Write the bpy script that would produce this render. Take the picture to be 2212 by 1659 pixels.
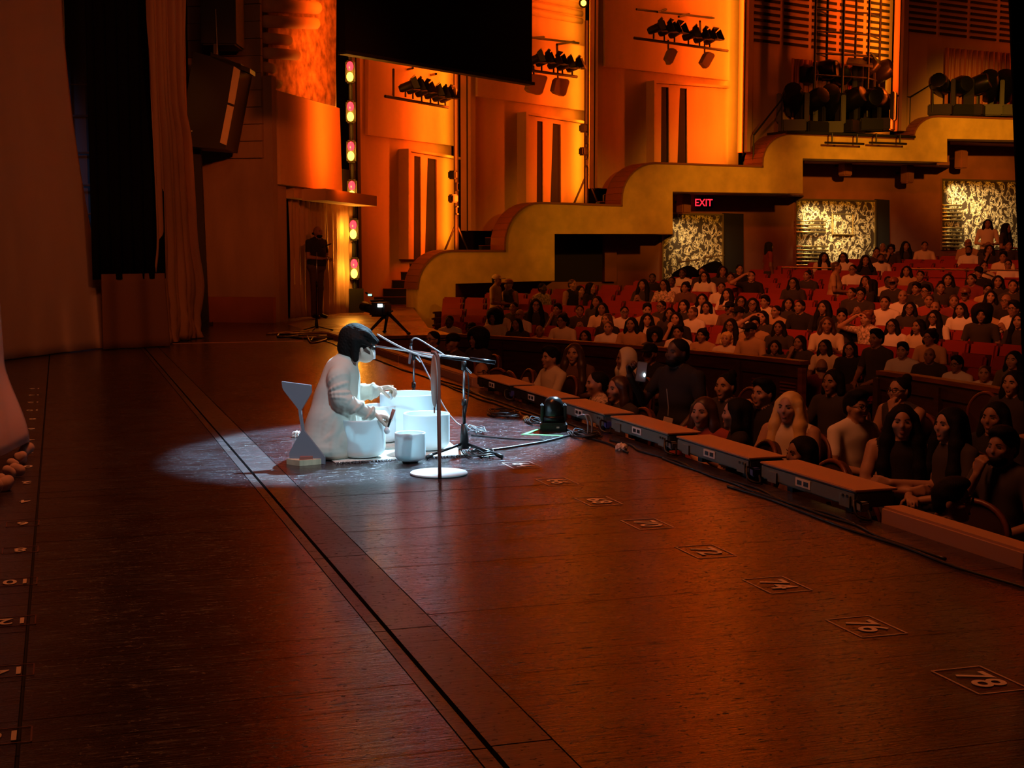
import bpy, bmesh, math, random
import numpy as np
from mathutils import Vector, Matrix

S = bpy.context.scene
COL = S.collection
for o in list(bpy.data.objects):
    bpy.data.objects.remove(o)

# ---------------------------------------------------------------- camera
FPX, HZ, CAMH = 3067.0, 535.0, 1.35          # focal length in pixels, horizon row, eye height
YAW = math.radians(17.65)
PITCH = math.atan((829.5 - HZ) / FPX)
cam_d = bpy.data.cameras.new('camera')
cam_d.sensor_width = 36.0
cam_d.lens = FPX / 2212 * 36.0
cam_d.clip_end = 200
cam = bpy.data.objects.new('camera', cam_d)
COL.objects.link(cam)
cam.location = (0, 0, CAMH)
cam.rotation_euler = (math.pi / 2 - PITCH, 0, -YAW)
S.camera = cam

# ---------------------------------------------------------------- world, exposure
W = bpy.data.worlds.new('world'); S.world = W
W.use_nodes = True
W.node_tree.nodes['Background'].inputs[0].default_value = (1.0, 0.17, 0.05, 1)
W.node_tree.nodes['Background'].inputs[1].default_value = 0.004
S.view_settings.view_transform = 'Standard'
S.view_settings.look = 'None'
S.view_settings.exposure = 0.0
S.view_settings.gamma = 1.0
S.view_settings.use_curve_mapping = False
S.cycles.use_denoising = True
S.cycles.sample_clamp_indirect = 4.0
S.cycles.max_bounces = 5
S.cycles.diffuse_bounces = 3
S.cycles.glossy_bounces = 3
S.cycles.caustics_reflective = False
S.cycles.caustics_refractive = False
S.cycles.use_light_tree = True

def light(name, kind, loc, target, energy, color, size=0.5, size_y=None, spot=None, blend=0.15):
    d = bpy.data.lights.new(name, kind)
    d.energy = energy; d.color = color
    if kind == 'AREA':
        d.shape = 'RECTANGLE' if size_y else 'DISK'
        d.size = size
        if size_y: d.size_y = size_y
    elif kind == 'SPOT':
        d.spot_size = math.radians(spot); d.spot_blend = blend; d.shadow_soft_size = size
    else:
        d.shadow_soft_size = size
    o = bpy.data.objects.new(name, d); COL.objects.link(o)
    o.location = loc
    v = Vector(target) - Vector(loc)
    o.rotation_euler = v.to_track_quat('-Z', 'Y').to_euler()
    return o

# cool white follow spot from the far front of house; weaker near-side fill added
light('follow_spot', 'SPOT', (9.7, 17.85, 12.0), (2.15, 9.55, 0.0), 60000, (0.42, 0.74, 1.0), 0.10, spot=8.7, blend=0.10)
light('side_fill', 'SPOT', (3.0, -0.5, 9.5), (1.75, 9.1, 0.1), 3600, (0.50, 0.80, 1.0), 0.10, spot=9.0, blend=0.3)
# red-orange stage wash high above the stage, turned to the seats
light('house_wash', 'SPOT', (3.0, 13.0, 11.0), (17.5, 25.0, 0.0), 6600, (1.0, 0.17, 0.035), 0.5, spot=52, blend=1.0)
# weak red area light added to brighten the stage edge and front chairs
light('pit_fill', 'AREA', (1.0, 8.5, 7.5), (6.6, 10.0, -0.5), 240, (1.0, 0.22, 0.06), 1.5, 4.0)
# the amber front light on the gold stair parapet
for tx, ty, tz, e_ in ((9.4, 31.0, 0.9, 1500), (12.2, 31.4, 2.0, 5200), (15.6, 31.8, 2.9, 9200), (19.6, 32.2, 3.7, 13000), (23.6, 32.7, 4.3, 17000)):
    light('parapet_wash', 'SPOT', (16.0, 9.0, 8.5), (tx, ty, tz), e_, (1.0, 0.36, 0.02), 0.3, spot=11.5, blend=1.0)
# dim warm fill added for the near wing drapes, no known lamp
light('wing_fill', 'SPOT', (3.4, 3.0, 6.5), (0.2, 20.0, 3.0), 780, (1.0, 0.22, 0.06), 0.5, spot=34, blend=1.0)
# red fill added to brighten the far wing wall
light('far_wing_fill', 'SPOT', (5.0, 7.0, 5.0), (2.9, 25.2, 2.6), 3600, (1.0, 0.14, 0.012), 0.3, spot=17, blend=1.0)
# amber spot added in mid-air to brighten the hung loudspeaker front
light('speaker_fill', 'SPOT', (6.8, 19.5, 3.2), (3.02, 23.3, 3.75), 900, (1.0, 0.28, 0.03), 0.05, spot=14, blend=0.6)
# faint cold light behind the wing on the rigging
light('backstage_blue', 'AREA', (-2.2, 24.2, 6.5), (-2.6, 27.0, 4.5), 40, (0.2, 0.5, 1.0), 0.6, 1.5).data.spread = math.radians(70)

# ---------------------------------------------------------------- layout measure: pixel of the photograph -> point in the place
_ct, _st = math.cos(YAW), math.sin(YAW)
RV = Vector((_ct, -_st, 0)); FH = Vector((_st, _ct, 0))
FW = FH * math.cos(PITCH) + Vector((0, 0, -math.sin(PITCH)))
UP = FH * math.sin(PITCH) + Vector((0, 0, math.cos(PITCH)))
CAM = Vector((0, 0, CAMH))
def ray(px, py):
    return FW + RV * ((px - 1106) / FPX) - UP * ((py - 829.5) / FPX)
def F(px, py, z=0.0):
    r = ray(px, py); return CAM + r * ((z - CAMH) / r.z)
def D(px, py, d):
    return CAM + ray(px, py) * d
class Plane:
    """vertical plane through two ground points"""
    def __init__(s, a, b):
        s.a = Vector((a[0], a[1], 0)); s.b = Vector((b[0], b[1], 0))
        s.u = (s.b - s.a).normalized(); s.n = Vector((s.u.y, -s.u.x, 0))   # n points towards the camera side
    def at(s, px, py, off=0.0):
        r = ray(px, py); t = (s.a + s.n * off - CAM).dot(s.n) / r.dot(s.n); return CAM + r * t
    def off(s, k):
        return Plane(s.a + s.n * k, s.b + s.n * k)
def ground(px, d):
    p = D(px, HZ, d); return Vector((p.x, p.y, 0))

# ---------------------------------------------------------------- mesh helpers
class MB:
    def __init__(s): s.v = []; s.f = []; s.m = []; s.cm = 0
    def add(s, vs, fs):
        n = len(s.v); s.v += [tuple(v) for v in vs]
        for f in fs: s.f.append([i + n for i in f]); s.m.append(s.cm)
    def mat(s, i): s.cm = i; return s
    def box(s, c, size, rz=0.0, rot=None):
        M = rot if rot is not None else Matrix.Rotation(rz, 3, 'Z'); c = Vector(c)
        hx, hy, hz = size[0] / 2, size[1] / 2, size[2] / 2
        vs = [c + M @ Vector((x, y, z)) for x in (-hx, hx) for y in (-hy, hy) for z in (-hz, hz)]
        s.add(vs, [(0, 1, 3, 2), (4, 6, 7, 5), (0, 4, 5, 1), (2, 3, 7, 6), (0, 2, 6, 4), (1, 5, 7, 3)]); return s
    def bbox(s, c, size, b=0.01, rz=0.0, rot=None):
        """box with bevelled edges"""
        M = rot if rot is not None else Matrix.Rotation(rz, 3, 'Z'); c = Vector(c)
        bm = bmesh.new(); bmesh.ops.create_cube(bm, size=1.0)
        for v in bm.verts: v.co = Vector((v.co.x * size[0], v.co.y * size[1], v.co.z * size[2]))
        bmesh.ops.bevel(bm, geom=bm.edges[:], offset=b, segments=2, affect='EDGES')
        s.frombm(bm, c, M); return s
    def frombm(s, bm, c=Vector(), M=Matrix.Identity(3)):
        bm.verts.index_update()
        s.add([c + M @ v.co for v in bm.verts], [[v.index for v in f.verts] for f in bm.faces]); bm.free()
    def prism(s, pts, ext):
        """polygon (3D points) extruded by vector ext"""
        n = len(pts); ext = Vector(ext); pts = [Vector(p) for p in pts]
        s.add(pts + [p + ext for p in pts], [list(range(n))[::-1], list(range(n, 2 * n))] + [(i, (i + 1) % n, n + (i + 1) % n, n + i) for i in range(n)]); return s
    def tube(s, pts, r, n=8, caps=True):
        pts = [Vector(p) for p in pts]; k = len(pts)
        rs = r if isinstance(r, (list, tuple)) else [r] * k
        t0 = (pts[1] - pts[0]).normalized()
        a = t0.orthogonal().normalized(); vs = []
        for i, p in enumerate(pts):
            t = (pts[min(i + 1, k - 1)] - pts[max(i - 1, 0)])
            t = t.normalized() if t.length > 1e-9 else t0
            a = a - t * a.dot(t)
            a = a.normalized() if a.length > 1e-6 else t.orthogonal().normalized()
            b = t.cross(a)
            for j in range(n):
                w = 2 * math.pi * j / n; vs.append(p + (a * math.cos(w) + b * math.sin(w)) * rs[i])
        fs = [(i * n + j, i * n + (j + 1) % n, (i + 1) * n + (j + 1) % n, (i + 1) * n + j) for i in range(k - 1) for j in range(n)]
        if caps: fs += [tuple(range(n))[::-1], tuple((k - 1) * n + j for j in range(n))]
        s.add(vs, fs); return s
    def lathe(s, prof, c=(0, 0, 0), n=32, rot=None):
        c = Vector(c); M = rot or Matrix.Identity(3); vs = []
        for r, z in prof:
            for j in range(n):
                w = 2 * math.pi * j / n; vs.append(c + M @ Vector((r * math.cos(w), r * math.sin(w), z)))
        k = len(prof)
        fs = [(i * n + j, i * n + (j + 1) % n, (i + 1) * n + (j + 1) % n, (i + 1) * n + j) for i in range(k - 1) for j in range(n)]
        if prof[0][0] > 1e-5: fs.append(tuple(range(n))[::-1])
        if prof[-1][0] > 1e-5: fs.append(tuple((k - 1) * n + j for j in range(n)))
        s.add(vs, fs); return s
    def ell(s, c, r, n=14, m=8, rot=None):
        prof = [(max(math.sin(math.pi * i / m), 1e-6), -math.cos(math.pi * i / m)) for i in range(m + 1)]
        M = (rot or Matrix.Identity(3)) @ Matrix.Diagonal(Vector(r)); s.lathe(prof, c, n, M); return s
    def grid(s, fn, nu, nv):
        vs = [fn(i / nu, j / nv) for i in range(nu + 1) for j in range(nv + 1)]
        s.add(vs, [(i * (nv + 1) + j, (i + 1) * (nv + 1) + j, (i + 1) * (nv + 1) + j + 1, i * (nv + 1) + j + 1) for i in range(nu) for j in range(nv)]); return s

def wloc(o):
    p = Vector()
    while o is not None: p += o.location; o = o.parent
    return p
def setprops(o, label=None, cat=None, group=None, kind=None):
    for k, v in (('label', label), ('category', cat), ('group', group), ('kind', kind)):
        if v: o[k] = v
    return o
def link_mesh(name, me, parent=None, label=None, cat=None, group=None, kind=None, loc=None):
    o = bpy.data.objects.new(name, me); COL.objects.link(o)
    if loc is not None: o.location = loc
    if parent is not None: o.parent = parent
    return setprops(o, label, cat, group, kind)
def build(mb, name, mat, parent=None, label=None, cat=None, group=None, kind=None, smooth=False, origin=None, recalc=True, angle=None):
    """mesh given in world coordinates -> object; its origin at the middle of its base"""
    vs = np.array(mb.v, dtype=float)
    if origin is None:
        if parent is not None: origin = wloc(parent)
        else:
            lo, hi = vs.min(0), vs.max(0); origin = Vector(((lo[0] + hi[0]) / 2, (lo[1] + hi[1]) / 2, lo[2]))
    origin = Vector(origin)
    vs = vs - np.array(origin)
    me = bpy.data.meshes.new(name); me.from_pydata([tuple(v) for v in vs], [], mb.f)
    mats = mat if isinstance(mat, (list, tuple)) else [mat]
    for m in mats: me.materials.append(m)
    if len(mats) > 1:
        for p, i in zip(me.polygons, mb.m): p.material_index = i
    if recalc:
        bm = bmesh.new(); bm.from_mesh(me); bmesh.ops.recalc_face_normals(bm, faces=bm.faces[:]); bm.to_mesh(me); bm.free()
    if smooth:
        me.polygons.foreach_set('use_smooth', [True] * len(me.polygons))
        if angle:
            try: me.set_sharp_from_angle(angle=math.radians(angle))
            except Exception: pass
    me.update()
    o = link_mesh(name, me, parent, label, cat, group, kind)
    o.location = origin - (wloc(parent) if parent is not None else Vector())
    return o
def thing(name, label, cat, loc=(0, 0, 0), group=None, rz=0.0, kind=None):
    o = bpy.data.objects.new(name, None); COL.objects.link(o); o.empty_display_size = 0.1
    o.location = loc; o.rotation_euler = (0, 0, rz)
    return setprops(o, label, cat, group, kind)
def dup(root):
    r = root.copy(); COL.objects.link(r)
    for ch in root.children:
        c = ch.copy(); COL.objects.link(c); c.parent = r
        for g in ch.children:
            e = g.copy(); COL.objects.link(e); e.parent = c
    return r
def spline(pts, n=6):
    pts = [Vector(p) for p in pts]; out = []
    for i in range(len(pts) - 1):
        p0, p1, p2, p3 = pts[max(i - 1, 0)], pts[i], pts[i + 1], pts[min(i + 2, len(pts) - 1)]
        for j in range(n):
            t = j / n
            out.append(0.5 * ((2 * p1) + (p2 - p0) * t + (2 * p0 - 5 * p1 + 4 * p2 - p3) * t * t + (3 * p1 - p0 - 3 * p2 + p3) * t ** 3))
    return out + [pts[-1]]

# ---------------------------------------------------------------- materials
def mat(name, col, rough=0.6, metal=0.0, emit=None, es=0.0, spec=0.5, trans=0.0, sss=0.0, noise=None, bump=None, coat=0.0):
    m = bpy.data.materials.new(name); m.use_nodes = True
    nt = m.node_tree; b = nt.nodes['Principled BSDF']
    b.inputs['Base Color'].default_value = (*col, 1)
    b.inputs['Roughness'].default_value = rough; b.inputs['Metallic'].default_value = metal
    b.inputs['Specular IOR Level'].default_value = spec
    b.inputs['Transmission Weight'].default_value = trans
    if coat: b.inputs['Coat Weight'].default_value = coat
    if sss:
        b.inputs['Subsurface Weight'].default_value = sss; b.inputs['Subsurface Radius'].default_value = (0.12, 0.12, 0.12)
    if emit: b.inputs['Emission Color'].default_value = (*emit, 1); b.inputs['Emission Strength'].default_value = es
    if noise or bump:
        tc = nt.nodes.new('ShaderNodeTexCoord'); mp = nt.nodes.new('ShaderNodeMapping'); nt.links.new(tc.outputs['Object'], mp.inputs[0])
    if noise:   # (scale xyz, amount)
        sc, amt = noise
        mp.inputs['Scale'].default_value = sc
        n = nt.nodes.new('ShaderNodeTexNoise'); n.inputs['Scale'].default_value = 1.0; n.inputs['Detail'].default_value = 5
        nt.links.new(mp.outputs[0], n.inputs['Vector'])
        mx = nt.nodes.new('ShaderNodeMix'); mx.data_type = 'RGBA'
        mx.inputs['A'].default_value = (*[c * (1 - amt) for c in col], 1); mx.inputs['B'].default_value = (*[min(1, c * (1 + amt)) for c in col], 1)
        cr = nt.nodes.new('ShaderNodeMapRange'); cr.inputs[1].default_value = 0.3; cr.inputs[2].default_value = 0.7
        nt.links.new(n.outputs[0], cr.inputs[0]); nt.links.new(cr.outputs[0], mx.inputs['Factor']); nt.links.new(mx.outputs['Result'], b.inputs['Base Color'])
    if bump:    # (scale xyz, strength, distance)
        sc, st, di = bump
        mp2 = nt.nodes.new('ShaderNodeMapping'); nt.links.new(tc.outputs['Object'], mp2.inputs[0]); mp2.inputs['Scale'].default_value = sc
        n2 = nt.nodes.new('ShaderNodeTexNoise'); n2.inputs['Scale'].default_value = 1.0; n2.inputs['Detail'].default_value = 4
        nt.links.new(mp2.outputs[0], n2.inputs['Vector'])
        bp = nt.nodes.new('ShaderNodeBump'); bp.inputs['Strength'].default_value = st; bp.inputs['Distance'].default_value = di
        nt.links.new(n2.outputs[0], bp.inputs['Height']); nt.links.new(bp.outputs[0], b.inputs['Normal'])
    return m

M = {}
M['black'] = mat('black_paint', (0.012, 0.012, 0.012), 0.5)
M['blackmetal'] = mat('black_metal', (0.02, 0.02, 0.022), 0.32, 0.6)
M['blackcloth'] = mat('black_cloth', (0.006, 0.005, 0.005), 0.95, spec=0.1)
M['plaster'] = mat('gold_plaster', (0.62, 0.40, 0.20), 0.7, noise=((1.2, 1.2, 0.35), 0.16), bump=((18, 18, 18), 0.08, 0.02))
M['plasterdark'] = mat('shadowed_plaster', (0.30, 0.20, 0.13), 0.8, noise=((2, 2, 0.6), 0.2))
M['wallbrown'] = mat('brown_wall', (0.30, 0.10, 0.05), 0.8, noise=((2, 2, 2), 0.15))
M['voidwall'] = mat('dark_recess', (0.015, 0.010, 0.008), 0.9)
M['goldfab'] = mat('gold_parapet', (0.80, 0.55, 0.12), 0.75, noise=((3, 3, 3), 0.14), bump=((60, 60, 60), 0.15, 0.01))
M['captrim'] = mat('wood_cap', (0.30, 0.10, 0.04), 0.45)
M['rail'] = mat('rail_wood', (0.20, 0.06, 0.03), 0.4, noise=((3, 3, 20), 0.3))
M['raildark'] = mat('rail_panel_wood', (0.06, 0.02, 0.012), 0.5, noise=((3, 3, 20), 0.3))
M['carpet'] = mat('house_carpet', (0.05, 0.012, 0.01), 0.95)
M['seatred'] = mat('red_seat_fabric', (0.30, 0.026, 0.012), 0.85, bump=((150, 150, 150), 0.2, 0.005))
M['seatshell'] = mat('seat_shell', (0.08, 0.012, 0.01), 0.5)
M['seatarm'] = mat('seat_arm', (0.04, 0.015, 0.01), 0.45)
M['chairpad'] = mat('pit_chair_pad', (0.05, 0.014, 0.010), 0.7)
M['chairrim'] = mat('pit_chair_rim', (0.16, 0.05, 0.03), 0.4)
M['brass'] = mat('brass', (0.75, 0.55, 0.22), 0.3, 0.9)
M['steel'] = mat('steel', (0.55, 0.56, 0.58), 0.3, 0.9)
M['curtain'] = mat('tan_drape', (0.52, 0.36, 0.26), 0.9, noise=((0.6, 0.6, 0.15), 0.2))
M['curtain2'] = mat('amber_drape', (0.50, 0.25, 0.10), 0.8, noise=((2, 2, 0.4), 0.2))
M['curtain3'] = mat('alcove_drape', (0.45, 0.28, 0.17), 0.8)
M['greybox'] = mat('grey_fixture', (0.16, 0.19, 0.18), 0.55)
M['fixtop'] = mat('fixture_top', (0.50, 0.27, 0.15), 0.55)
M['whitelabel'] = mat('white_label', (0.85, 0.85, 0.85), 0.6)
M['tapegreen'] = mat('green_tape', (0.12, 0.9, 0.10), 0.6)
M['tapewhite'] = mat('stencil_tape', (0.92, 0.80, 0.68), 0.4)
M['cable'] = mat('black_cable', (0.02, 0.018, 0.017), 0.4)
M['cablegrey'] = mat('grey_cable', (0.25, 0.26, 0.28), 0.45)
M['cablewhite'] = mat('pale_cable', (0.6, 0.62, 0.65), 0.45)
M['tissue'] = mat('white_tissue', (0.85, 0.78, 0.74), 0.9)
M['redlens'] = mat('red_lens', (0.1, 0, 0), 0.3, emit=(1.0, 0.02, 0.03), es=5)
M['amberlens'] = mat('amber_lens', (0.1, 0.05, 0), 0.3, emit=(1.0, 0.42, 0.03), es=9)
M['exit'] = mat('exit_letters', (0.1, 0, 0), 0.5, emit=(1.0, 0.02, 0.04), es=1.6)
M['screenlit'] = mat('lit_screen', (0.1, 0.1, 0.1), 0.3, emit=(0.75, 0.95, 1.0), es=3.0)
M['ledgreen'] = mat('green_led', (0, 0.1, 0), 0.3, emit=(0.45, 1.0, 0.75), es=1.3)
M['ledred'] = mat('red_led', (0.1, 0, 0), 0.3, emit=(1.0, 0.25, 0.3), es=2.0)
M['ledblue'] = mat('blue_plug', (0.08, 0.10, 0.45), 0.35)
M['beltan'] = mat('pale_wood', (0.70, 0.52, 0.33), 0.55, noise=((30, 6, 6), 0.15))
M['redwood'] = mat('red_wood_post', (0.33, 0.10, 0.07), 0.4, noise=((8, 8, 2), 0.15))

def floor_material(name, base, rough0, rough1, plank=True):
    m = bpy.data.materials.new(name); m.use_nodes = True; nt = m.node_tree; N = nt.nodes; L = nt.links
    b = N['Principled BSDF']; g = N.new('ShaderNodeNewGeometry')
    def mapped(sc):
        mp = N.new('ShaderNodeMapping'); mp.inputs['Scale'].default_value = sc; L.new(g.outputs['Position'], mp.inputs[0]); return mp
    def noise(sc, det=4, rough=0.6):
        n = N.new('ShaderNodeTexNoise'); n.inputs['Scale'].default_value = 1; n.inputs['Detail'].default_value = det; n.inputs['Roughness'].default_value = rough
        L.new(mapped(sc).outputs[0], n.inputs['Vector']); return n
    big = noise((0.7, 0.5, 1), 3); fine = noise((3.0, 60, 1), 5, 0.7); scr = noise((5, 150, 1), 4, 0.75); blot = noise((2.2, 3.4, 1), 5, 0.65); grit = noise((26, 70, 1), 4, 0.7)
    def rng(n, a, b_, c=0.0, d=1.0):
        r = N.new('ShaderNodeMapRange'); r.inputs[1].default_value = a; r.inputs[2].default_value = b_; r.inputs[3].default_value = c; r.inputs[4].default_value = d; L.new(n.outputs[0], r.inputs[0]); return r
    def math_(op, x, y):
        m_ = N.new('ShaderNodeMath'); m_.operation = op
        for i, q in enumerate((x, y)):
            if isinstance(q, (int, float)): m_.inputs[i].default_value = q
            else: L.new(q.outputs[0], m_.inputs[i])
        return m_
    mx = N.new('ShaderNodeMix'); mx.data_type = 'RGBA'
    mx.inputs['A'].default_value = (*[c * 0.5 for c in base], 1); mx.inputs['B'].default_value = (*[c * 1.5 for c in base], 1)
    L.new(fine.outputs[0], mx.inputs['Factor'])
    scuff = math_('MULTIPLY', rng(scr, 0.48, 0.66), rng(blot, 0.36, 0.56))          # worn streaks along the boards
    mx2 = N.new('ShaderNodeMix'); mx2.data_type = 'RGBA'; mx2.inputs['B'].default_value = (0.15, 0.17, 0.21, 1)
    L.new(math_('MULTIPLY', scuff, 0.75).outputs[0], mx2.inputs['Factor']); L.new(mx.outputs['Result'], mx2.inputs['A'])
    crk = noise((7, 46, 1), 5, 0.75); pit = noise((34, 52, 1), 3, 0.6)              # cracks along the grain, small pits
    hole = math_('MAXIMUM', math_('MULTIPLY', rng(crk, 0.405, 0.36), rng(blot, 0.60, 0.45)), math_('MULTIPLY', rng(pit, 0.37, 0.335), rng(big, 0.60, 0.45)))
    mx3 = N.new('ShaderNodeMix'); mx3.data_type = 'RGBA'; mx3.inputs['B'].default_value = (0.006, 0.003, 0.002, 1)
    L.new(hole.outputs[0], mx3.inputs['Factor']); L.new(mx2.outputs['Result'], mx3.inputs['A']); L.new(mx3.outputs['Result'], b.inputs['Base Color'])
    rr = math_('ADD', math_('MULTIPLY', hole, 0.45), math_('ADD', math_('ADD', rng(big, 0.3, 0.7, rough0, rough1), math_('MULTIPLY', scuff, 0.12)), rng(grit, 0.35, 0.7, -0.03, 0.06)))
    L.new(rr.outputs[0], b.inputs['Roughness'])
    hgt = math_('SUBTRACT', math_('ADD', math_('ADD', fine, math_('MULTIPLY', grit, 0.8)), math_('MULTIPLY', blot, 1.5)), math_('MULTIPLY', hole, 1.6))
    bp = N.new('ShaderNodeBump'); bp.inputs['Strength'].default_value = 0.42; bp.inputs['Distance'].default_value = 0.004
    L.new(hgt.outputs[0], bp.inputs['Height']); L.new(bp.outputs[0], b.inputs['Normal'])
    b.inputs['Specular IOR Level'].default_value = 0.5
    return m
M['floor'] = floor_material('stage_boards', (0.034, 0.017, 0.016), 0.10, 0.19)
M['floor2'] = floor_material('worn_track_plate', (0.045, 0.026, 0.024), 0.26, 0.42)
M['apron'] = floor_material('apron_boards', (0.20, 0.08, 0.03), 0.2, 0.32)

def mural_material():
    m = bpy.data.materials.new('mural_print'); m.use_nodes = True; nt = m.node_tree; N = nt.nodes; L = nt.links
    b = N['Principled BSDF']; tc = N.new('ShaderNodeTexCoord')
    n = N.new('ShaderNodeTexNoise'); n.inputs['Scale'].default_value = 2.6; n.inputs['Detail'].default_value = 2.5; n.inputs['Distortion'].default_value = 2.2
    mp = N.new('ShaderNodeMapping'); mp.inputs['Scale'].default_value = (1.5, 1.5, 1.1); L.new(tc.outputs['Object'], mp.inputs[0]); L.new(mp.outputs[0], n.inputs['Vector'])
    v = N.new('ShaderNodeTexVoronoi'); v.inputs['Scale'].default_value = 5.5; v.feature = 'SMOOTH_F1'; L.new(mp.outputs[0], v.inputs['Vector'])
    ad = N.new('ShaderNodeMath'); ad.operation = 'MULTIPLY_ADD'; ad.inputs[1].default_value = 0.55; L.new(v.outputs['Distance'], ad.inputs[0]); L.new(n.outputs[0], ad.inputs[2])
    r = N.new('ShaderNodeValToRGB'); e = r.color_ramp; e.interpolation = 'LINEAR'
    e.elements[0].position = 0.0; e.elements[0].color = (0.045, 0.028, 0.016, 1)
    e.elements[1].position = 1.0; e.elements[1].color = (0.05, 0.03, 0.016, 1)
    for p, c in ((0.585, (0.05, 0.03, 0.016)), (0.595, (0.72, 0.60, 0.36)), (0.66, (0.78, 0.66, 0.42)), (0.68, (0.05, 0.03, 0.016)), (0.71, (0.05, 0.03, 0.016)), (0.72, (0.46, 0.34, 0.13)), (0.76, (0.72, 0.60, 0.36)), (0.78, (0.05, 0.03, 0.016))):
        x = e.elements.new(p); x.color = (*c, 1)
    L.new(ad.outputs[0], r.inputs[0]); L.new(r.outputs[0], b.inputs['Base Color']); b.inputs['Roughness'].default_value = 0.5
    return m
M['mural'] = mural_material()

# ---------------------------------------------------------------- signed-distance body builder
class SDF:
    def __init__(s): s.p = []
    def cone(s, a, b, ra, rb, m=0, k=0.02): s.p.append(('c', np.array(a, float), np.array(b, float), ra, rb, m, k)); return s
    def ell(s, c, r, m=0, k=0.02, rot=None, sub=False): s.p.append(('e', np.array(c, float), np.array(r, float), rot, sub, m, k)); return s
    def chain(s, pts, rs, m=0, k=0.015):
        for i in range(len(pts) - 1): s.cone(pts[i], pts[i + 1], rs[i], rs[i + 1], m, k)
        return s
    def mesh(s, name, vox, wob=None, floor=None):
        lo = np.full(3, 1e9); hi = -lo; bb = []
        for p in s.p:
            if p[0] == 'c':
                r = max(p[3], p[4]); l = np.minimum(p[1], p[2]) - r; h = np.maximum(p[1], p[2]) + r
            else:
                r = max(p[2]) if p[3] is not None else p[2]; l = p[1] - r; h = p[1] + r
            bb.append((l, h))
            if not (p[0] == 'e' and p[4]): lo = np.minimum(lo, l); hi = np.maximum(hi, h)
        lo = lo - 4 * vox; hi = hi + 4 * vox
        n = np.ceil((hi - lo) / vox).astype(int) + 1
        Dm = np.full(n, 1.0, np.float32); Dr = np.full(n, 1.0, np.float32); Mt = np.zeros(n, np.int8)
        ax = [lo[i] + np.arange(n[i]) * vox for i in range(3)]
        for p, (l, h) in zip(s.p, bb):
            k = p[-1]; mg = k * 1.5 + 3 * vox
            i0 = np.clip(((l - mg - lo) / vox).astype(int), 0, n - 1); i1 = np.clip(((h + mg - lo) / vox).astype(int) + 2, 1, n)
            sl = tuple(slice(a, b) for a, b in zip(i0, i1))
            X, Y, Z = np.meshgrid(*[ax[i][sl[i]] for i in range(3)], indexing='ij')
            if p[0] == 'c':
                a, b, ra, rb = p[1], p[2], p[3], p[4]; ab = b - a; dd = max(ab @ ab, 1e-12)
                t = np.clip(((X - a[0]) * ab[0] + (Y - a[1]) * ab[1] + (Z - a[2]) * ab[2]) / dd, 0, 1)
                d = np.sqrt((X - a[0] - t * ab[0]) ** 2 + (Y - a[1] - t * ab[1]) ** 2 + (Z - a[2] - t * ab[2]) ** 2) - (ra + (rb - ra) * t)
                sub = False
            else:
                c, r, rot, sub = p[1], p[2], p[3], p[4]
                q = np.stack([X - c[0], Y - c[1], Z - c[2]], -1)
                if rot is not None: q = q @ np.array(rot)
                k0 = np.sqrt(((q / r) ** 2).sum(-1)); k1 = np.sqrt(((q / r ** 2) ** 2).sum(-1)) + 1e-9
                d = k0 * (k0 - 1) / k1
            if wob is not None and p[-2] in wob:
                am, fr, sd = wob[p[-2]]
                if sd > 50:      # draped folds
                    d = d + am * (np.sin(fr * (0.8 * X - 0.35 * Z + 0.15 * Y) + 3.0 * np.sin(6 * Z + 3 * X)) * (0.55 + 0.45 * np.sin(9 * Z + 4 * Y)) + 0.6 * np.sin(fr * 0.8 * (0.9 * Z + 0.45 * X) + 2.0 * np.sin(8 * Y)))
                else: d = d + am * (np.sin(fr * (X * 0.9 + 0.35 * np.sin(7 * Z + sd)) + sd) * np.sin(fr * 0.7 * (Y + 0.3 * Z) + 2 * sd) + 0.5 * np.sin(fr * 1.9 * (Z * 0.6 + X * 0.5 - Y) + sd))
            d = d.astype(np.float32); A = Dm[sl]
            if sub:
                hh = np.clip(0.5 - 0.5 * (A + d) / k, 0, 1); Dm[sl] = A * (1 - hh) + (-d) * hh + k * hh * (1 - hh)
            else:
                hh = np.clip(0.5 + 0.5 * (A - d) / k, 0, 1); Dm[sl] = A * (1 - hh) + d * hh - k * hh * (1 - hh)
                w = d < Dr[sl]; Dr[sl] = np.where(w, d, Dr[sl]); Mt[sl] = np.where(w, p[5], Mt[sl])
        if floor is not None: Dm = np.maximum(Dm, (floor - ax[2])[None, None, :].astype(np.float32))
        return nets(name, Dm, Mt, lo, vox)

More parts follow.
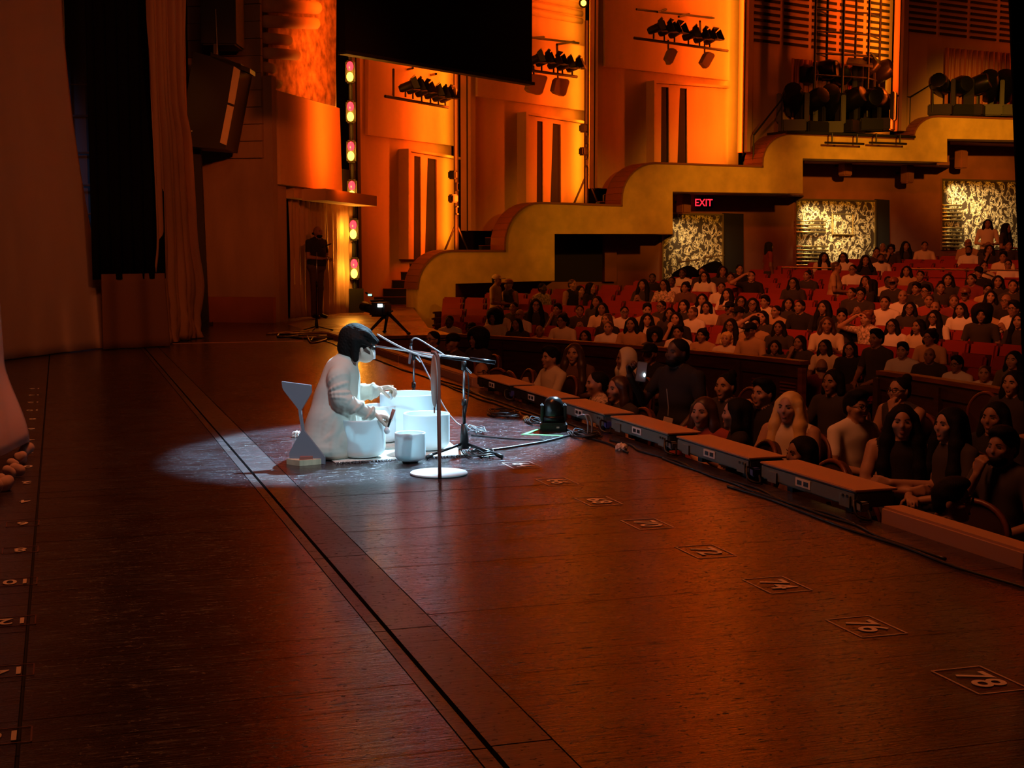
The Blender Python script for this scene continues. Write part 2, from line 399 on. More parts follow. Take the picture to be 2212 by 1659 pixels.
def nets(name, Dm, Mt, lo, vox):
    s = Dm < 0
    c8 = [s[i:s.shape[0] - 1 + i, j:s.shape[1] - 1 + j, k:s.shape[2] - 1 + k] for i in (0, 1) for j in (0, 1) for k in (0, 1)]
    cnt = sum(c.astype(np.int8) for c in c8); act = (cnt > 0) & (cnt < 8)
    I = np.argwhere(act); idx = np.full(act.shape, -1, np.int64); idx[act] = np.arange(len(I))
    acc = np.zeros((len(I), 3)); num = np.zeros(len(I))
    offs = [(i, j, k) for i in (0, 1) for j in (0, 1) for k in (0, 1)]
    val = [Dm[I[:, 0] + o[0], I[:, 1] + o[1], I[:, 2] + o[2]] for o in offs]
    for a in range(8):
        for b in range(a + 1, 8):
            if sum(abs(offs[a][q] - offs[b][q]) for q in range(3)) != 1: continue
            w = (val[a] < 0) != (val[b] < 0); t = val[a] / (val[a] - val[b] + 1e-12)
            for q in range(3): acc[:, q] += np.where(w, offs[a][q] + (offs[b][q] - offs[a][q]) * t, 0)
            num += w
    V = lo + (I + acc / num[:, None]) * vox
    Q = []; QM = []
    for axn in range(3):
        sa = [slice(None)] * 3; sb = [slice(None)] * 3
        sa[axn] = slice(0, -1); sb[axn] = slice(1, None)
        ed = s[tuple(sa)] != s[tuple(sb)]
        E = np.argwhere(ed)
        u, v = (axn + 1) % 3, (axn + 2) % 3
        ok = (E[:, u] > 0) & (E[:, v] > 0) & (E[:, u] < s.shape[u] - 1) & (E[:, v] < s.shape[v] - 1); E = E[ok]
        def cell(du, dv):
            C = E.copy(); C[:, u] -= du; C[:, v] -= dv; return idx[C[:, 0], C[:, 1], C[:, 2]]
        q = np.stack([cell(1, 1), cell(0, 1), cell(0, 0), cell(1, 0)], 1)
        fl = ~s[E[:, 0], E[:, 1], E[:, 2]]; q[fl] = q[fl][:, ::-1]
        Q.append(q); QM.append(Mt[E[:, 0], E[:, 1], E[:, 2]])
    Q = np.concatenate(Q); QM = np.concatenate(QM); ok = (Q >= 0).all(1); Q = Q[ok]; QM = QM[ok]
    me = bpy.data.meshes.new(name)
    me.vertices.add(len(V)); me.vertices.foreach_set('co', V.astype(np.float32).ravel())
    me.loops.add(len(Q) * 4); me.loops.foreach_set('vertex_index', Q.astype(np.int32).ravel())
    me.polygons.add(len(Q)); me.polygons.foreach_set('loop_start', np.arange(0, len(Q) * 4, 4, dtype=np.int32))
    me.polygons.foreach_set('material_index', QM.astype(np.int32)); me.polygons.foreach_set('use_smooth', np.ones(len(Q), bool))
    me.update(calc_edges=True); me.validate()
    return me
# ================================================================ STAGE FLOOR
random.seed(7)
XG, XE = -0.14, 3.83             # gap line on the left, stage front edge
T0, T1, T2, T3, T4 = 1.018, 1.024, 1.068, 1.082, 1.256
zones = [(-6.5, XG - 0.009), (XG + 0.003, T0), (T4 + 0.007, XE)]
mb = MB()
mb.box(((-6.5 + XE) / 2, 16.0, -0.55), (XE + 6.5, 30.0, 1.04))          # sub-floor, seen in the joints
floor = build(mb, 'floor', M['voidwall'], kind='structure')
YP = 10.0
for a, b in zones + [(T1, T2), (T3, T4)]:
    build(MB().box(((a + b) / 2, (YP + 30.9) / 2, -0.015), (b - a, 30.9 - YP, 0.03)), 'floor_slab', M['floor'] if b - a > 0.3 else M['floor2'], floor)
for a, b in zones:
    y = 1.6; me = None
    while y < YP - 0.01:
        if me is None:
            m_ = MB().box((0, 0, -0.015), (b - a, 0.1982, 0.03)); me = build(m_, 'floor_plank', M['floor'], floor, origin=(0, 0, 0)); o = me
        else:
            o = me.copy(); COL.objects.link(o)
        o.location = Vector(((a + b) / 2, y + 0.1, random.uniform(-0.0008, 0.0))) - wloc(floor)
        o.rotation_euler = (random.uniform(-0.0013, 0.0013), 0, 0)
        y += 0.2
for i in range(9):                                                       # curtain track: plates with cross joints, and the narrow board beside them
    y0 = 2.35 + 1.24 * i - 1.24
    y1 = min(y0 + 1.232, YP - 0.004)
    if y1 <= y0: break
    build(MB().box(((T3 + T4) / 2, (y0 + y1) / 2, -0.013), (T4 - T3, y1 - y0, 0.03)), 'track_plate', M['floor2'], floor)
    build(MB().box(((T1 + T2) / 2, (y0 + y1) / 2, -0.017), (T2 - T1, y1 - y0, 0.03)), 'track_board', M['floor2'], floor)
# a strip of tape across the boards far back
build(MB().box((2.3, 20.55, 0.002), (2.1, 0.035, 0.004)), 'floor_tape', mat('rose_tape', (0.75, 0.35, 0.25), 0.5), label='thin pale tape line across the far boards before the amber drape', cat='tape')
# apron wing beside the stairs
ap = MB(); ap.prism([(XE + 0.001, 21.38, -0.05), (5.85, 21.38, -0.05), (5.95, 23.4, -0.05), (7.55, 31.0, -0.05), (9.0, 36.0, -0.05), (XE + 0.001, 36.0, -0.05)], (0, 0, 0.05))
ap.prism([(XE + 0.001, 21.42, -1.05), (5.83, 21.42, -1.05), (5.93, 23.4, -1.05), (7.53, 31.0, -1.05), (8.98, 36.0, -1.05), (XE + 0.001, 36.0, -1.05)], (0, 0, 0.995))
build(ap, 'floor_apron', M['apron'], kind='structure')
build(MB().box((0, 33.5, -0.02), (7.66, 5.1, 0.04)), 'floor_far_wing', M['floor'], kind='structure')
# wooden lip along the front edge
for a, b, nm in ((0.5, 6.05, 'near'), (13.35, 21.3, 'far')):
    mb = MB(); n = 5; st = (b - a) / n
    root = thing('trim_1' if nm == 'near' else 'trim_2', None, None, (XE + 0.06, a, 0), kind='structure')
    for i in range(n):
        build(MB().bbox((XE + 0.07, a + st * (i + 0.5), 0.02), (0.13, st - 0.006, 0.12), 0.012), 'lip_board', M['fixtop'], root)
build(MB().box((XE + 0.02, 11.0, -0.56), (0.04, 20.8, 1.0)), 'wall_stage_front', M['raildark'], kind='structure')

# ================================================================ HOUSE FLOOR (pit and rake)
CX, CY = -8.1, 13.5
R0 = 18.5
def rake(R): return -1.12 + 0.088 * (R - R0)
build(MB().box((7.6, 12.0, -1.03), (7.5, 24.0, 0.06)), 'floor_pit', M['carpet'], kind='structure')
def fr(u, v):
    R = 17.55 + 26 * u; a = math.radians(-50 + 130 * v); return Vector((CX + R * math.cos(a), CY + R * math.sin(a), rake(R) if u > 0 else -1.12))
build(MB().grid(fr, 14, 40), 'floor_house', M['carpet'], kind='structure', recalc=False)

# ================================================================ FAR HOUSE WALL: saw-tooth bays
def slab(pl, pts, th, off=0.0):
    """polygon given on the vertical plane pl, th thick towards the viewer"""
    return MB().prism([pl.at(x, y, off) for x, y in pts], pl.n * th)
def vslab(pl, x0, x1, z0, z1, th, off=0.0):
    a = pl.at(x0, HZ, off); b = pl.at(x1, HZ, off)
    return MB().prism([(a.x, a.y, z0), (b.x, b.y, z0), (b.x, b.y, z1), (a.x, a.y, z1)], pl.n * th)
TOP = 17.0
bays = [(775, 976, 32.6, 35.6), (1012, 1262, 33.6, 36.7), (1285, 1592, 34.8, 37.6), (1605, 1916, 36.0, 39.2), (1935, 2420, 37.6, 42.5)]
BP = []
for i, (xl, xr, dl, dr) in enumerate(bays):
    pl = Plane(ground(xl, dl), ground(xr, dr)); BP.append(pl)
    zb_ = (0.0, 1.75, 2.8, 3.75, 4.4)[i]
    w = build(vslab(pl, xl, xr, zb_, TOP, -0.25), 'wall_bay_%d' % (i + 1), M['plaster'], kind='structure')
    # front edge trim of the bay and the dark return behind it
    e = ground(xl, dl); e2 = ground(xl - 4, dl + 4.5)
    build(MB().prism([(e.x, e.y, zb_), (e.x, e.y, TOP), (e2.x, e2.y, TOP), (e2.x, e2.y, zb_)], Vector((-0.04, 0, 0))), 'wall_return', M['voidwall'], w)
    build(vslab(pl, xl - 1, xl + 9, zb_, TOP, 0.10), 'edge_trim', M['plaster'], w)
a, b = ground(380, 44), ground(2500, 47)
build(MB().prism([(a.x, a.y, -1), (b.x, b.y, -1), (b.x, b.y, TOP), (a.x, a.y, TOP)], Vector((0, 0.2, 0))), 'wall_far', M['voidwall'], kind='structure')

# upper boards standing proud, and the tall paired slots below
upper = [[(785, 108), (973, 150), (975, 316), (783, 292)], [(1021, 60), (1254, 102), (1255, 240), (1021, 209)], [(1297, -60), (1568, -10), (1566, 175), (1298, 144)]]
slots = [dict(fr=(861, 975, 322, 560), s=((879, 893), (908, 928)), top=(337, 345), bot=560),
         dict(fr=(1117, 1252, 243, 455), s=((1146, 1158), (1180, 1197)), top=(262, 270), bot=450),
         dict(fr=(1396, 1560, 176, 370), s=((1416, 1432), (1456, 1471)), top=(189, 193), bot=362)]
for k in range(3):
    pl = BP[k]; w = bpy.data.objects['wall_bay_%d' % (k + 1)]
    build(slab(pl, upper[k], 0.16), 'upper_panel', M['plaster'], w)
    q = slots[k]; x0, x1, y0, y1 = q['fr']; (a0, a1), (b0, b1) = q['s']; t0, t1 = q['top']
    dy = (t1 - t0) / (b1 - a0)
    def ty(x): return t0 + dy * (x - a0)
    ft = lambda x: y0 + dy * 1.0 * (x - x0)
    th = 0.22
    for nm, pa in (('door_header', [(x0 + 7, ft(x0 + 7) + 6), (x1, ft(x1) + 6), (x1, ty(x1)), (x0 + 7, ty(x0 + 7))]),
                   ('door_leaf', [(x0 + 7, ty(x0 + 7)), (a0, ty(a0)), (a0 - 1, y1), (x0 + 7, y1)]),
                   ('door_leaf', [(a1, ty(a1)), (b0, ty(b0)), (b0 - 6, y1), (a1 + 1, y1)]),
                   ('door_leaf', [(b1, ty(b1)), (x1, ty(x1)), (x1, y1), (b1 + 1, y1)])):
        build(slab(pl, pa, th), nm, M['plaster'], w)
    build(slab(pl, [(x0, ft(x0)), (x1, ft(x1)), (x1, ft(x1) + 5), (x0 + 5, ft(x0 + 5) + 5), (x0 + 5, y1), (x0, y1)], th + 0.08), 'door_casing', M['plaster'], w)
    build(slab(pl, [(a0 - 3, t0), (b1 + 3, t1), (b1 + 3, y1), (a0 - 3, y1)], 0.185), 'slot_shade', M['voidwall'], w)  # near-black filler puts the shade of the deep slots into colour
# rounded ribs above the upper boards of bay 2
for k, (pl, xs, ys) in enumerate(((BP[1], (1021, 1256), (14, 30, 46)), )):
    for y in ys:
        p0 = pl.at(xs[0], y - 40); p1 = pl.at(xs[1], y); z = p1.z; p0.z = z
        build(MB().tube([p0, p1], 0.075, 10), 'rib', M['plaster'], bpy.data.objects['wall_bay_2'], smooth=True)
# ventilation grilles with slats on bays 4 and 5
def grille(k, x0, x1, ybot_l, cols, zt, rows):
    pl = BP[k]; w = bpy.data.objects['wall_bay_%d' % (k + 1)]
    zb = pl.at(x0, ybot_l).z; A = pl.at(x0, HZ); B = pl.at(x1, HZ); L = (B - A).length; cw = L / cols; rh = (zt - zb) / rows; sl = None
    for c in range(cols):
        for r in range(rows):
            if sl is None:
                sl = MB()
                sl.prism([(0, 0, 0), (cw * 0.86, 0, 0), (cw * 0.86, 0, rh * 0.42), (0, 0, rh * 0.42)], (0, 0.03, 0))
                sl = build(sl, 'grille_slot', M['voidwall'], w, origin=(0, 0, 0)); o = sl
            else: o = sl.copy(); COL.objects.link(o)
            p = A + pl.u * (c * cw + cw * 0.07) + pl.n * 0.02; o.location = Vector((p.x, p.y, zb + r * rh)) - wloc(w)
            o.rotation_euler = (0, 0, math.atan2(pl.u.y, pl.u.x))
grille(3, 1617, 1912, 88, 5, 10.2, 22)
grille(4, 1945, 2262, 66, 5, 10.4, 22)
# striped drape panels under the grilles
def drape(name, pl, x0, x1, ytop, ybot, m, off, label=None, cat=None, folds=14, amp=0.05, parent=None, kind=None):
    a = pl.at(x0, ytop[0], off); b = pl.at(x1, ytop[1], off); c = pl.at(x0, ybot, off)
    def f(u, v):
        p = a.lerp(b, u); zt = p.z; p = Vector((p.x, p.y, zt + (c.z - zt) * v))
        return p + pl.n * (amp * math.sin(u * folds * 2 * math.pi) * (0.6 + 0.4 * v) + 0.4 * amp * math.sin(u * folds * 4.7 * math.pi + 3 * v))
    mb = MB().grid(f, folds * 10, 8); n = len(mb.v); g = MB(); g.v = mb.v; g.f = mb.f; g.m = mb.m
    o = build(g, name, m, parent, label, cat, kind=kind, smooth=True, recalc=False)
    md = o.modifiers.new('thick', 'SOLIDIFY'); md.thickness = 0.012
    return o
M['stripe'] = mat('red_stripe_drape', (0.45, 0.13, 0.06), 0.5)
drape('striped_drape', BP[3], 1710, 1862, (126, 142), 330, M['stripe'], 0.1, 'striped reddish drape behind the heap of stage lights on the fourth stair landing', 'drape', 16, 0.06)
drape('striped_drape', BP[4], 2042, 2235, (103, 120), 300, M['stripe'], 0.1, 'striped reddish drape behind the lamps on the topmost stair landing', 'drape', 16, 0.06)

# ---------------------------------------------------------------- lamps behind each bay's far edge, throwing light back over the bay
def cove(k, x, d, e, col, z0=0.3, z1=16.4, aim=120, ck=1.0):
    p = ground(x, d); t = ground(x - aim, d + 0.9); zc = (z0 + z1) / 2
    o = light('cove_strip', 'AREA', (p.x, p.y, zc), (t.x, t.y, zc), e, col, 0.10, z1 - z0)
    v = Vector((t.x - p.x, t.y - p.y, 0)).normalized()
    o.matrix_world = Matrix.Translation((p.x, p.y, zc)) @ Matrix((Vector((-v.y, v.x, 0)), Vector((0, 0, 1)), -v)).transposed().to_4x4()
    return o
ORG = (1.0, 0.098, 0.004); YEL = (1.0, 0.28, 0.010)
cove(0, 990, 34.0, 430, ORG, 1.4); cove(1, 1272, 35.0, 265, ORG, 2.5); cove(2, 1597, 36.0, 265, ORG, 3.5, aim=140); cove(3, 1926, 37.4, 255, ORG, 4.4); cove(4, 2440, 40, 150, ORG, 5.0)
cove(0, 983, 34.9, 85, YEL, 1.4); cove(1, 1268, 36.0, 85, YEL, 2.6); cove(2, 1596, 37.0, 85, YEL, 3.6); cove(3, 1921, 38.5, 85, YEL, 4.5)
cove(9, 752, 27.4, 190, ORG, 2.6, 13.0, aim=100)

# ================================================================ PARAPET OF THE STEPPED STAIR
PP = Plane((7.7, 31.1), (24.8, 32.97))
def arc(x0, y0, x1, y1, n=9):
    """quarter round from (x0, y0) going up to (x1, y1)"""
    return [(x1 - (x1 - x0) * math.cos(t), y0 + (y1 - y0) * math.sin(t)) for t in [math.pi / 2 * i / n for i in range(n + 1)]]
top = [(902, 760)] + arc(902, 625, 975, 544) + [(1092, 544)] + arc(1092, 528, 1168, 440) + [(1344, 446)] + arc(1344, 432, 1415, 354) + [(1648, 362)] + arc(1648, 352, 1705, 291) + [(1974, 302)] + arc(1974, 300, 2025, 253) + [(2420, 266)]
bot = [(2420, 306), (2046, 300), (2046, 350), (1734, 342), (1734, 418), (1453, 414), (1453, 505), (1198, 505), (1198, 606), (984, 613), (984, 760)]
par = build(slab(PP, top + bot, -0.75), 'wall_parapet', M['goldfab'], kind='structure')
cap = MB()
tp = [PP.at(x, y) for x, y in top[1:]]
for p0, p1 in zip(tp[:-1], tp[1:]):
    if (p1 - p0).length < 1e-4: continue
    t = (p1 - p0).normalized(); nn = Vector((-t.z * PP.u.x, -t.z * PP.u.y, t.dot(PP.u)))
    cap.prism([p0 + PP.n * 0.03, p1 + PP.n * 0.03, p1 + PP.n * 0.03 + nn * 0.045, p0 + PP.n * 0.03 + nn * 0.045], PP.n * -0.81)
build(cap, 'cap_rail', M['captrim'], par)
# the wall under the stair, with door openings and lit mural panels
RW = PP.off(-1.7)
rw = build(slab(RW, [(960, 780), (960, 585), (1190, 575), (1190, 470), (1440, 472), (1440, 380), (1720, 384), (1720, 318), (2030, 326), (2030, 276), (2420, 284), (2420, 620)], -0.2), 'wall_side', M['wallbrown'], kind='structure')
sof = MB()      # undersides that close the stair
for x0, x1, y in ((984, 1198, 612), (1198, 1453, 505), (1453, 1734, 414), (1734, 2046, 343), (2046, 2420, 300)):
    z = PP.at(x0, y).z; p, q = PP.at(x0, HZ, -0.74), PP.at(x1, HZ, -0.74); r, s_ = RW.at(x1, HZ), RW.at(x0, HZ)
    sof.prism([(p.x, p.y, z), (q.x, q.y, z), (r.x, r.y, z), (s_.x, s_.y, z)], (0, 0, 0.1))
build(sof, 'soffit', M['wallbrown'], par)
build(slab(RW, [(1192, 498), (1326, 498), (1326, 608), (1192, 608)], 0.03), 'opening', M['voidwall'], rw)
build(slab(RW, [(1300, 498), (1326, 498), (1326, 608), (1300, 608)], 0.16), 'opening_jamb', M['wallbrown'], rw)
murals = [((1430, 1557), (462, 466), 610), ((1719, 1886), (433, 436), 578), ((2034, 2198), (390, 394), 540)]
for i, ((x0, x1), (ya, yb), y1) in enumerate(murals):
    txt = ('printed mural panel of pale shapes under the exit sign', 'middle lit mural panel of pale shapes with brass bars and a framed square', 'rightmost lit mural panel of pale shapes with brass bars')[i]
    t = thing('mural_panel', txt, 'mural', RW.at((x0 + x1) / 2, y1), 'lit murals under the stepped stair')
    build(slab(RW, [(x0, ya), (x1, yb), (x1, y1), (x0, y1)], 0.05), 'panel', M['mural'], t)
    fm = MB()
    for pa in ([(x0 - 2, ya - 4), (x1 + 2, yb - 4), (x1 + 2, yb), (x0 - 2, ya)], [(x0 - 3, ya - 4), (x0, ya), (x0, y1), (x0 - 3, y1)], [(x1, yb), (x1 + 3, yb - 4), (x1 + 3, y1), (x1, y1)]):
        fm.prism([RW.at(x, y) for x, y in pa], RW.n * 0.08)
    build(fm, 'frame', M['brass'], t)
    if i > 0:
        for gy, nb, wd in (((477, 4, 65), (532, 6, 70))[0:2] if i == 1 else ((443, 5, 45), (492, 6, 44))):
            for b_ in range(nb):
                p0, p1 = RW.at(x0 + 1, gy + b_ * 8, 0.14), RW.at(x0 + wd, gy + 1 + b_ * 8, 0.14)
                build(MB().tube([p0, p1], 0.022, 8), 'brass_bar', M['brass'], t, smooth=True)
    if i == 1:
        f2 = [(1798, 462), (1842, 463), (1842, 507), (1798, 506)]
        build(slab(RW, f2, 0.09), 'framed_square', M['mural'], t); m2 = MB()
        for q in range(4): m2.tube([RW.at(*f2[q], 0.1), RW.at(*f2[(q + 1) % 4], 0.1)], 0.02, 6)
        build(m2, 'square_frame', M['brass'], t)
    c = RW.at((x0 + x1) / 2, ya + 3, 0.85); c2 = RW.at((x0 + x1) / 2 + 8, (ya + y1) / 2 + 40, 0.0)
    lo_ = light('mural_light', 'AREA', c, c2, (9, 34, 32)[i], (1.0, 0.74, 0.34), 1.4, 0.12); lo_.data.spread = math.radians(95)
    build(slab(RW, [(x1 + 3, yb - 6), (x1 + (48, 34, 40)[i], yb - 4), (x1 + (48, 34, 40)[i], y1), (x1 + 3, y1)], 0.03), 'doorway', M['voidwall'], rw)
# exit sign
ex = RW.at(1520, 438, 0.25)
t = thing('exit_sign', 'red lit EXIT sign hung under the stepped stair', 'sign', (ex.x, ex.y, ex.z - 0.12))
build(MB().prism([RW.at(x, y, 0.14) for x, y in ((1503, 427), (1537, 428), (1537, 450), (1503, 449))], RW.n * 0.08), 'housing', M['black'], t)
def text(name, body, size, m, loc, rot, parent=None, label=None, cat=None, group=None, ext=0.001, align='CENTER'):
    c = bpy.data.curves.new(name, 'FONT'); c.body = body; c.size = size; c.extrude = ext; c.align_x = align; c.align_y = 'CENTER'; c.offset = size * 0.012
    o = bpy.data.objects.new(name, c); COL.objects.link(o)
    dg = bpy.context.evaluated_depsgraph_get(); me = bpy.data.meshes.new_from_object(o.evaluated_get(dg)); bpy.data.objects.remove(o)
    me.materials.clear(); me.materials.append(m)
    o = link_mesh(name, me, parent, label, cat, group); o.rotation_euler = rot; o.location = Vector(loc) - (wloc(parent) if parent else Vector()); return o
text('letters', 'EXIT', 0.26, M['exit'], RW.at(1520, 438.5, 0.225), (math.pi / 2, 0, math.atan2(RW.u.y, RW.u.x)), t)
# small loudspeakers fixed under the stair
for x, y in ((1690, 405), (1462 + 15, 440), (1960, 376), (1826, 360), (2076, 345)):
    p = RW.at(x, y, 0.5)
    t = thing('wall_speaker', {1690: 'small dark loudspeaker right of the exit sign, under the third stair step', 1477: 'small dark loudspeaker just left of the exit sign', 1960: 'small dark loudspeaker at the right end under the fourth stair step', 1826: 'small dark loudspeaker above the middle mural', 2076: 'small dark loudspeaker above the rightmost mural'}[x], 'speaker', p, 'small loudspeakers under the stair')
    build(MB().bbox(p, (0.32, 0.25, 0.5), 0.03, rz=0.4), 'cabinet', M['wallbrown'], t); build(MB().box(p + Vector((0, 0.3, 0.05)), (0.06, 0.6, 0.06)), 'bracket', M['black'], t)

# flights of dark steps between the parapet and the bays
def flight(x0, y0, x1, y1, wpx, dA, dB, n, label):
    t = thing('stair_flight', label, 'stairs', ground(x0, dA), 'dark stair flights beside the gold parapet')
    for i in range(n):
        u = i / (n - 1); x = x0 + (x1 - x0) * u; y = y0 + (y1 - y0) * u; d = dA + (dB - dA) * u
        p = D(x, y, d); zz = p.z; q = p + RV * (wpx / FPX * d) + FH * 0.15
        build(MB().prism([(p.x, p.y, zz - 0.22), (q.x, q.y, zz - 0.22), (q.x, q.y, zz), (p.x, p.y, zz)], FH * 0.6), 'step', M['black'], t)
        build(MB().tube([Vector((p.x, p.y, zz)), Vector((q.x, q.y, zz))], 0.012, 6), 'nosing', M['rail'], t)
flight(792, 660, 862, 552, 92, 32.9, 34.4, 7, 'lowest dark stair flight with pale nosings beside the video camera')
flight(1020, 548, 1090, 462, 80, 33.2, 34.6, 6, 'second dark stair flight behind the gold parapet')
flight(1275, 452, 1350, 372, 80, 34.4, 36.0, 6, 'third dark stair flight behind the gold parapet')
flight(1596, 362, 1665, 300, 80, 35.8, 37.0, 5, 'fourth dark stair flight behind the gold parapet, with handrail')

# ================================================================ FAR WING: board wall, alcove with drape
WA = Plane((1.2, 27.28), (3.70, 25.75))
P0 = Plane(ground(584, 25.9), ground(764, 29.2))
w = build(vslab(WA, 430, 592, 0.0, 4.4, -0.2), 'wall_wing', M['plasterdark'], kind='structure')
build(vslab(WA, 449, 594, 0.0, 0.46, 0.12), 'plinth', M['wallbrown'], w)
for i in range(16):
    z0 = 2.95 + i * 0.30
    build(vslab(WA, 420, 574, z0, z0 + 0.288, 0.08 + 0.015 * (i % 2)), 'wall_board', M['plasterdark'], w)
w0 = build(vslab(P0, 570, 730, 3.0, TOP, -0.2, -0.25), 'wall_proscenium', M['plaster'], kind='structure')
build(slab(P0, [(585, 196), (722, 234), (728, 416), (595, 398)], 0.12), 'proscenium_panel', M['plaster'], w0)
M['mottle'] = mat('mottled_plaster', (0.42, 0.28, 0.14), 0.8, noise=((6, 6, 5), 0.6))
build(slab(P0, [(574, -60), (722, -20), (720, 230), (574, 190)], 0.05, -0.2), 'mottled_field', M['mottle'], w0)
for y, x1, r in ((-26, 700, 0.12), (12, 684, 0.12), (46, 681, 0.11), (82, 622, 0.10), (114, 640, 0.10), (144, 588, 0.09), (176, 601, 0.09)):
    p0 = P0.at(573, y); z = p0.z; p1 = P0.at(x1, y + 5)
    build(MB().tube([p0, p1, p1 + P0.u * 0.05], [r, r, r * 0.4], 14), 'log_rib', M['plaster'], w0, smooth=True)
# alcove: pilaster, header box, drape
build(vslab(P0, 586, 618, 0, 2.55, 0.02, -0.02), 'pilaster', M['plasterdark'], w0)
build(MB().prism([P0.at(x, y, -0.5) for x, y in ((584, 398), (762, 424), (762, 446), (584, 428))], P0.n * 0.5), 'ledge', M['plaster'], w0)
build(MB().prism([P0.at(x, y) for x, y in ((652, 408), (766, 424), (766, 446), (652, 433))], P0.n * 0.5), 'header_box', M['plaster'], w0)
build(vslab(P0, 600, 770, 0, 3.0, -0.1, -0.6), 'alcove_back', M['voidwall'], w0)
drape('alcove_drape', P0, 622, 764, (428, 446), 689, M['curtain3'], -0.3, 'pale pleated drape hanging behind the standing man in black', 'drape', 12, 0.07)
# ================================================================ PERFORMER AND INSTRUMENTS
Z = Vector((0, 0, 1))
def hand(s, wrist, f, n, thumb, curl, m=0, sc=1.0, tcurl=0.5, spread=0.0):
    """palm, four fingers of unequal length, thumb from the side of the palm. f forward, n back of the hand, thumb side vector"""
    f = Vector(f).normalized(); n = Vector(n); n = (n - f * n.dot(f)).normalized(); t = f.cross(n); t = t if t.dot(Vector(thumb)) > 0 else -t
    wr = Vector(wrist)
    ln = (0.92, 1.05, 0.98, 0.78)
    for i in range(4):
        kb = wr + (f * (0.084 - 0.004 * abs(i - 1)) + t * (0.030 - 0.0195 * i)) * sc
        s.cone(wr + t * (0.012 - 0.008 * i) * sc + f * 0.008 * sc, kb, 0.016 * sc, 0.0125 * sc, m, 0.008)
        p = kb; ang = 0.0
        d0 = (f + t * spread * (1.5 - i) * 0.2).normalized()
        for j, (L, r) in enumerate(((0.042, 0.0100), (0.026, 0.0090), (0.021, 0.0078))):
            ang += curl[j] if j < len(curl) else curl[-1]
            d = d0 * math.cos(ang) - n * math.sin(ang); q = p + d * L * ln[i] * sc
            s.cone(p, q, r * sc * 1.05, r * sc, m, 0.003); p = q
    p = wr + (f * 0.026 + t * 0.026) * sc
    for j, (L, r) in enumerate(((0.040, 0.0135), (0.030, 0.0105), (0.024, 0.0090))):
        a = (0.55, 0.25 , -0.1)[j]; d = (f * (0.6 + 0.25 * j) + t * a - n * (tcurl + 0.25 * j)).normalized(); q = p + d * L * sc
        s.cone(p, q, r * sc * 1.05, r * sc, m, 0.004); p = q

PO = F(720, 985); PD = (PO - CAM).dot(FW); PS = PD / FPX
def J(px, py, w=0.0): return D(px, py, PD + w) - PO
SK = {}
def skin(name, c): SK[name] = mat('skin_' + name, c, 0.55, sss=0.0); return SK[name]
skin('fair', (0.45, 0.25, 0.165)); skin('mid', (0.30, 0.155, 0.095)); skin('brown', (0.20, 0.10, 0.06)); skin('performer', (0.74, 0.54, 0.42)); skin('dark', (0.10, 0.05, 0.032))
M['coat'] = mat('oat_cardigan', (0.62, 0.57, 0.48), 0.95, spec=0.1, bump=((260, 260, 260), 0.12, 0.003))
M['trouser'] = mat('grey_brown_trousers', (0.30, 0.26, 0.22), 0.9)
M['hairblack'] = mat('black_hair', (0.010, 0.008, 0.007), 0.7, spec=0.12, bump=((160, 160, 18), 0.5, 0.006))
M['collar'] = mat('cardigan_collar', (0.50, 0.47, 0.42), 0.9)
per = thing('person', 'person in an oat cardigan kneeling in white spotlight, playing the white bowls', 'person', PO)
s = SDF()
fd = (RV * 0.86 + FH * 0.34 - Z * 0.38).normalized(); sd_ = fd.cross(Z).normalized(); ud = sd_.cross(fd)
HR = [[fd[i], sd_[i], ud[i]] for i in range(3)]
HR2 = [[RV[i], FH[i], Z[i]] for i in range(3)]
lean = (RV * 0.30 + Z).normalized(); LR = [[v[i] for v in (RV * 0.958 - Z * 0.287, FH, lean)] for i in range(3)]
s.ell(J(769, 739, 0.01), (0.096, 0.074, 0.104), 0, 0.02, HR)
s.ell(J(788, 766, 0.02), (0.062, 0.054, 0.052), 0, 0.03, HR)
hc = J(769, 739, 0.01); fp = lambda a, b, c: hc + fd * a + sd_ * b + ud * c
s.cone(fp(0.090, 0, -0.010), fp(0.112, 0, -0.036), 0.009, 0.013, 0, 0.012)
for q in (-1, 1):
    s.ell(fp(0.086, 0.03 * q, -0.004), (0.010, 0.014, 0.008), 3, 0.004, HR); s.ell(fp(0.0, 0.074 * q, -0.022), (0.020, 0.011, 0.030), 0, 0.006, HR)
s.ell(fp(0.093, 0, -0.070), (0.010, 0.024, 0.007), 4, 0.004, HR)
s.cone(J(745, 792, 0.0), J(768, 762, 0.01), 0.050, 0.046, 0, 0.02); s.ell(J(781, 757, -0.080), (0.013, 0.010, 0.022), 0, 0.004, HR2)
s.cone(J(737, 792, 0.0), J(746, 777, 0.005), 0.082, 0.066, 1, 0.03)
c = 1
PROF = ((792, 738, 24, .115), (806, 737, 34, .150), (836, 731, 39, .168), (880, 725, 48, .190), (930, 719, 56, .220), (972, 716, 61, .250))
def prof(y):
    for p_, q_ in zip(PROF[:-1], PROF[1:]):
        if y <= q_[0]: u = max(0.0, (y - p_[0]) / (q_[0] - p_[0])); return [p_[i] + (q_[i] - p_[i]) * u for i in (1, 2, 3)]
    return list(PROF[-1][1:])
for i in range(16):
    y = 797 + (972 - 797) * i / 15; cx_, r_, w_ = prof(y); s.ell(J(cx_, y), (r_ * PS, w_, 0.060), c, 0.06, HR2)
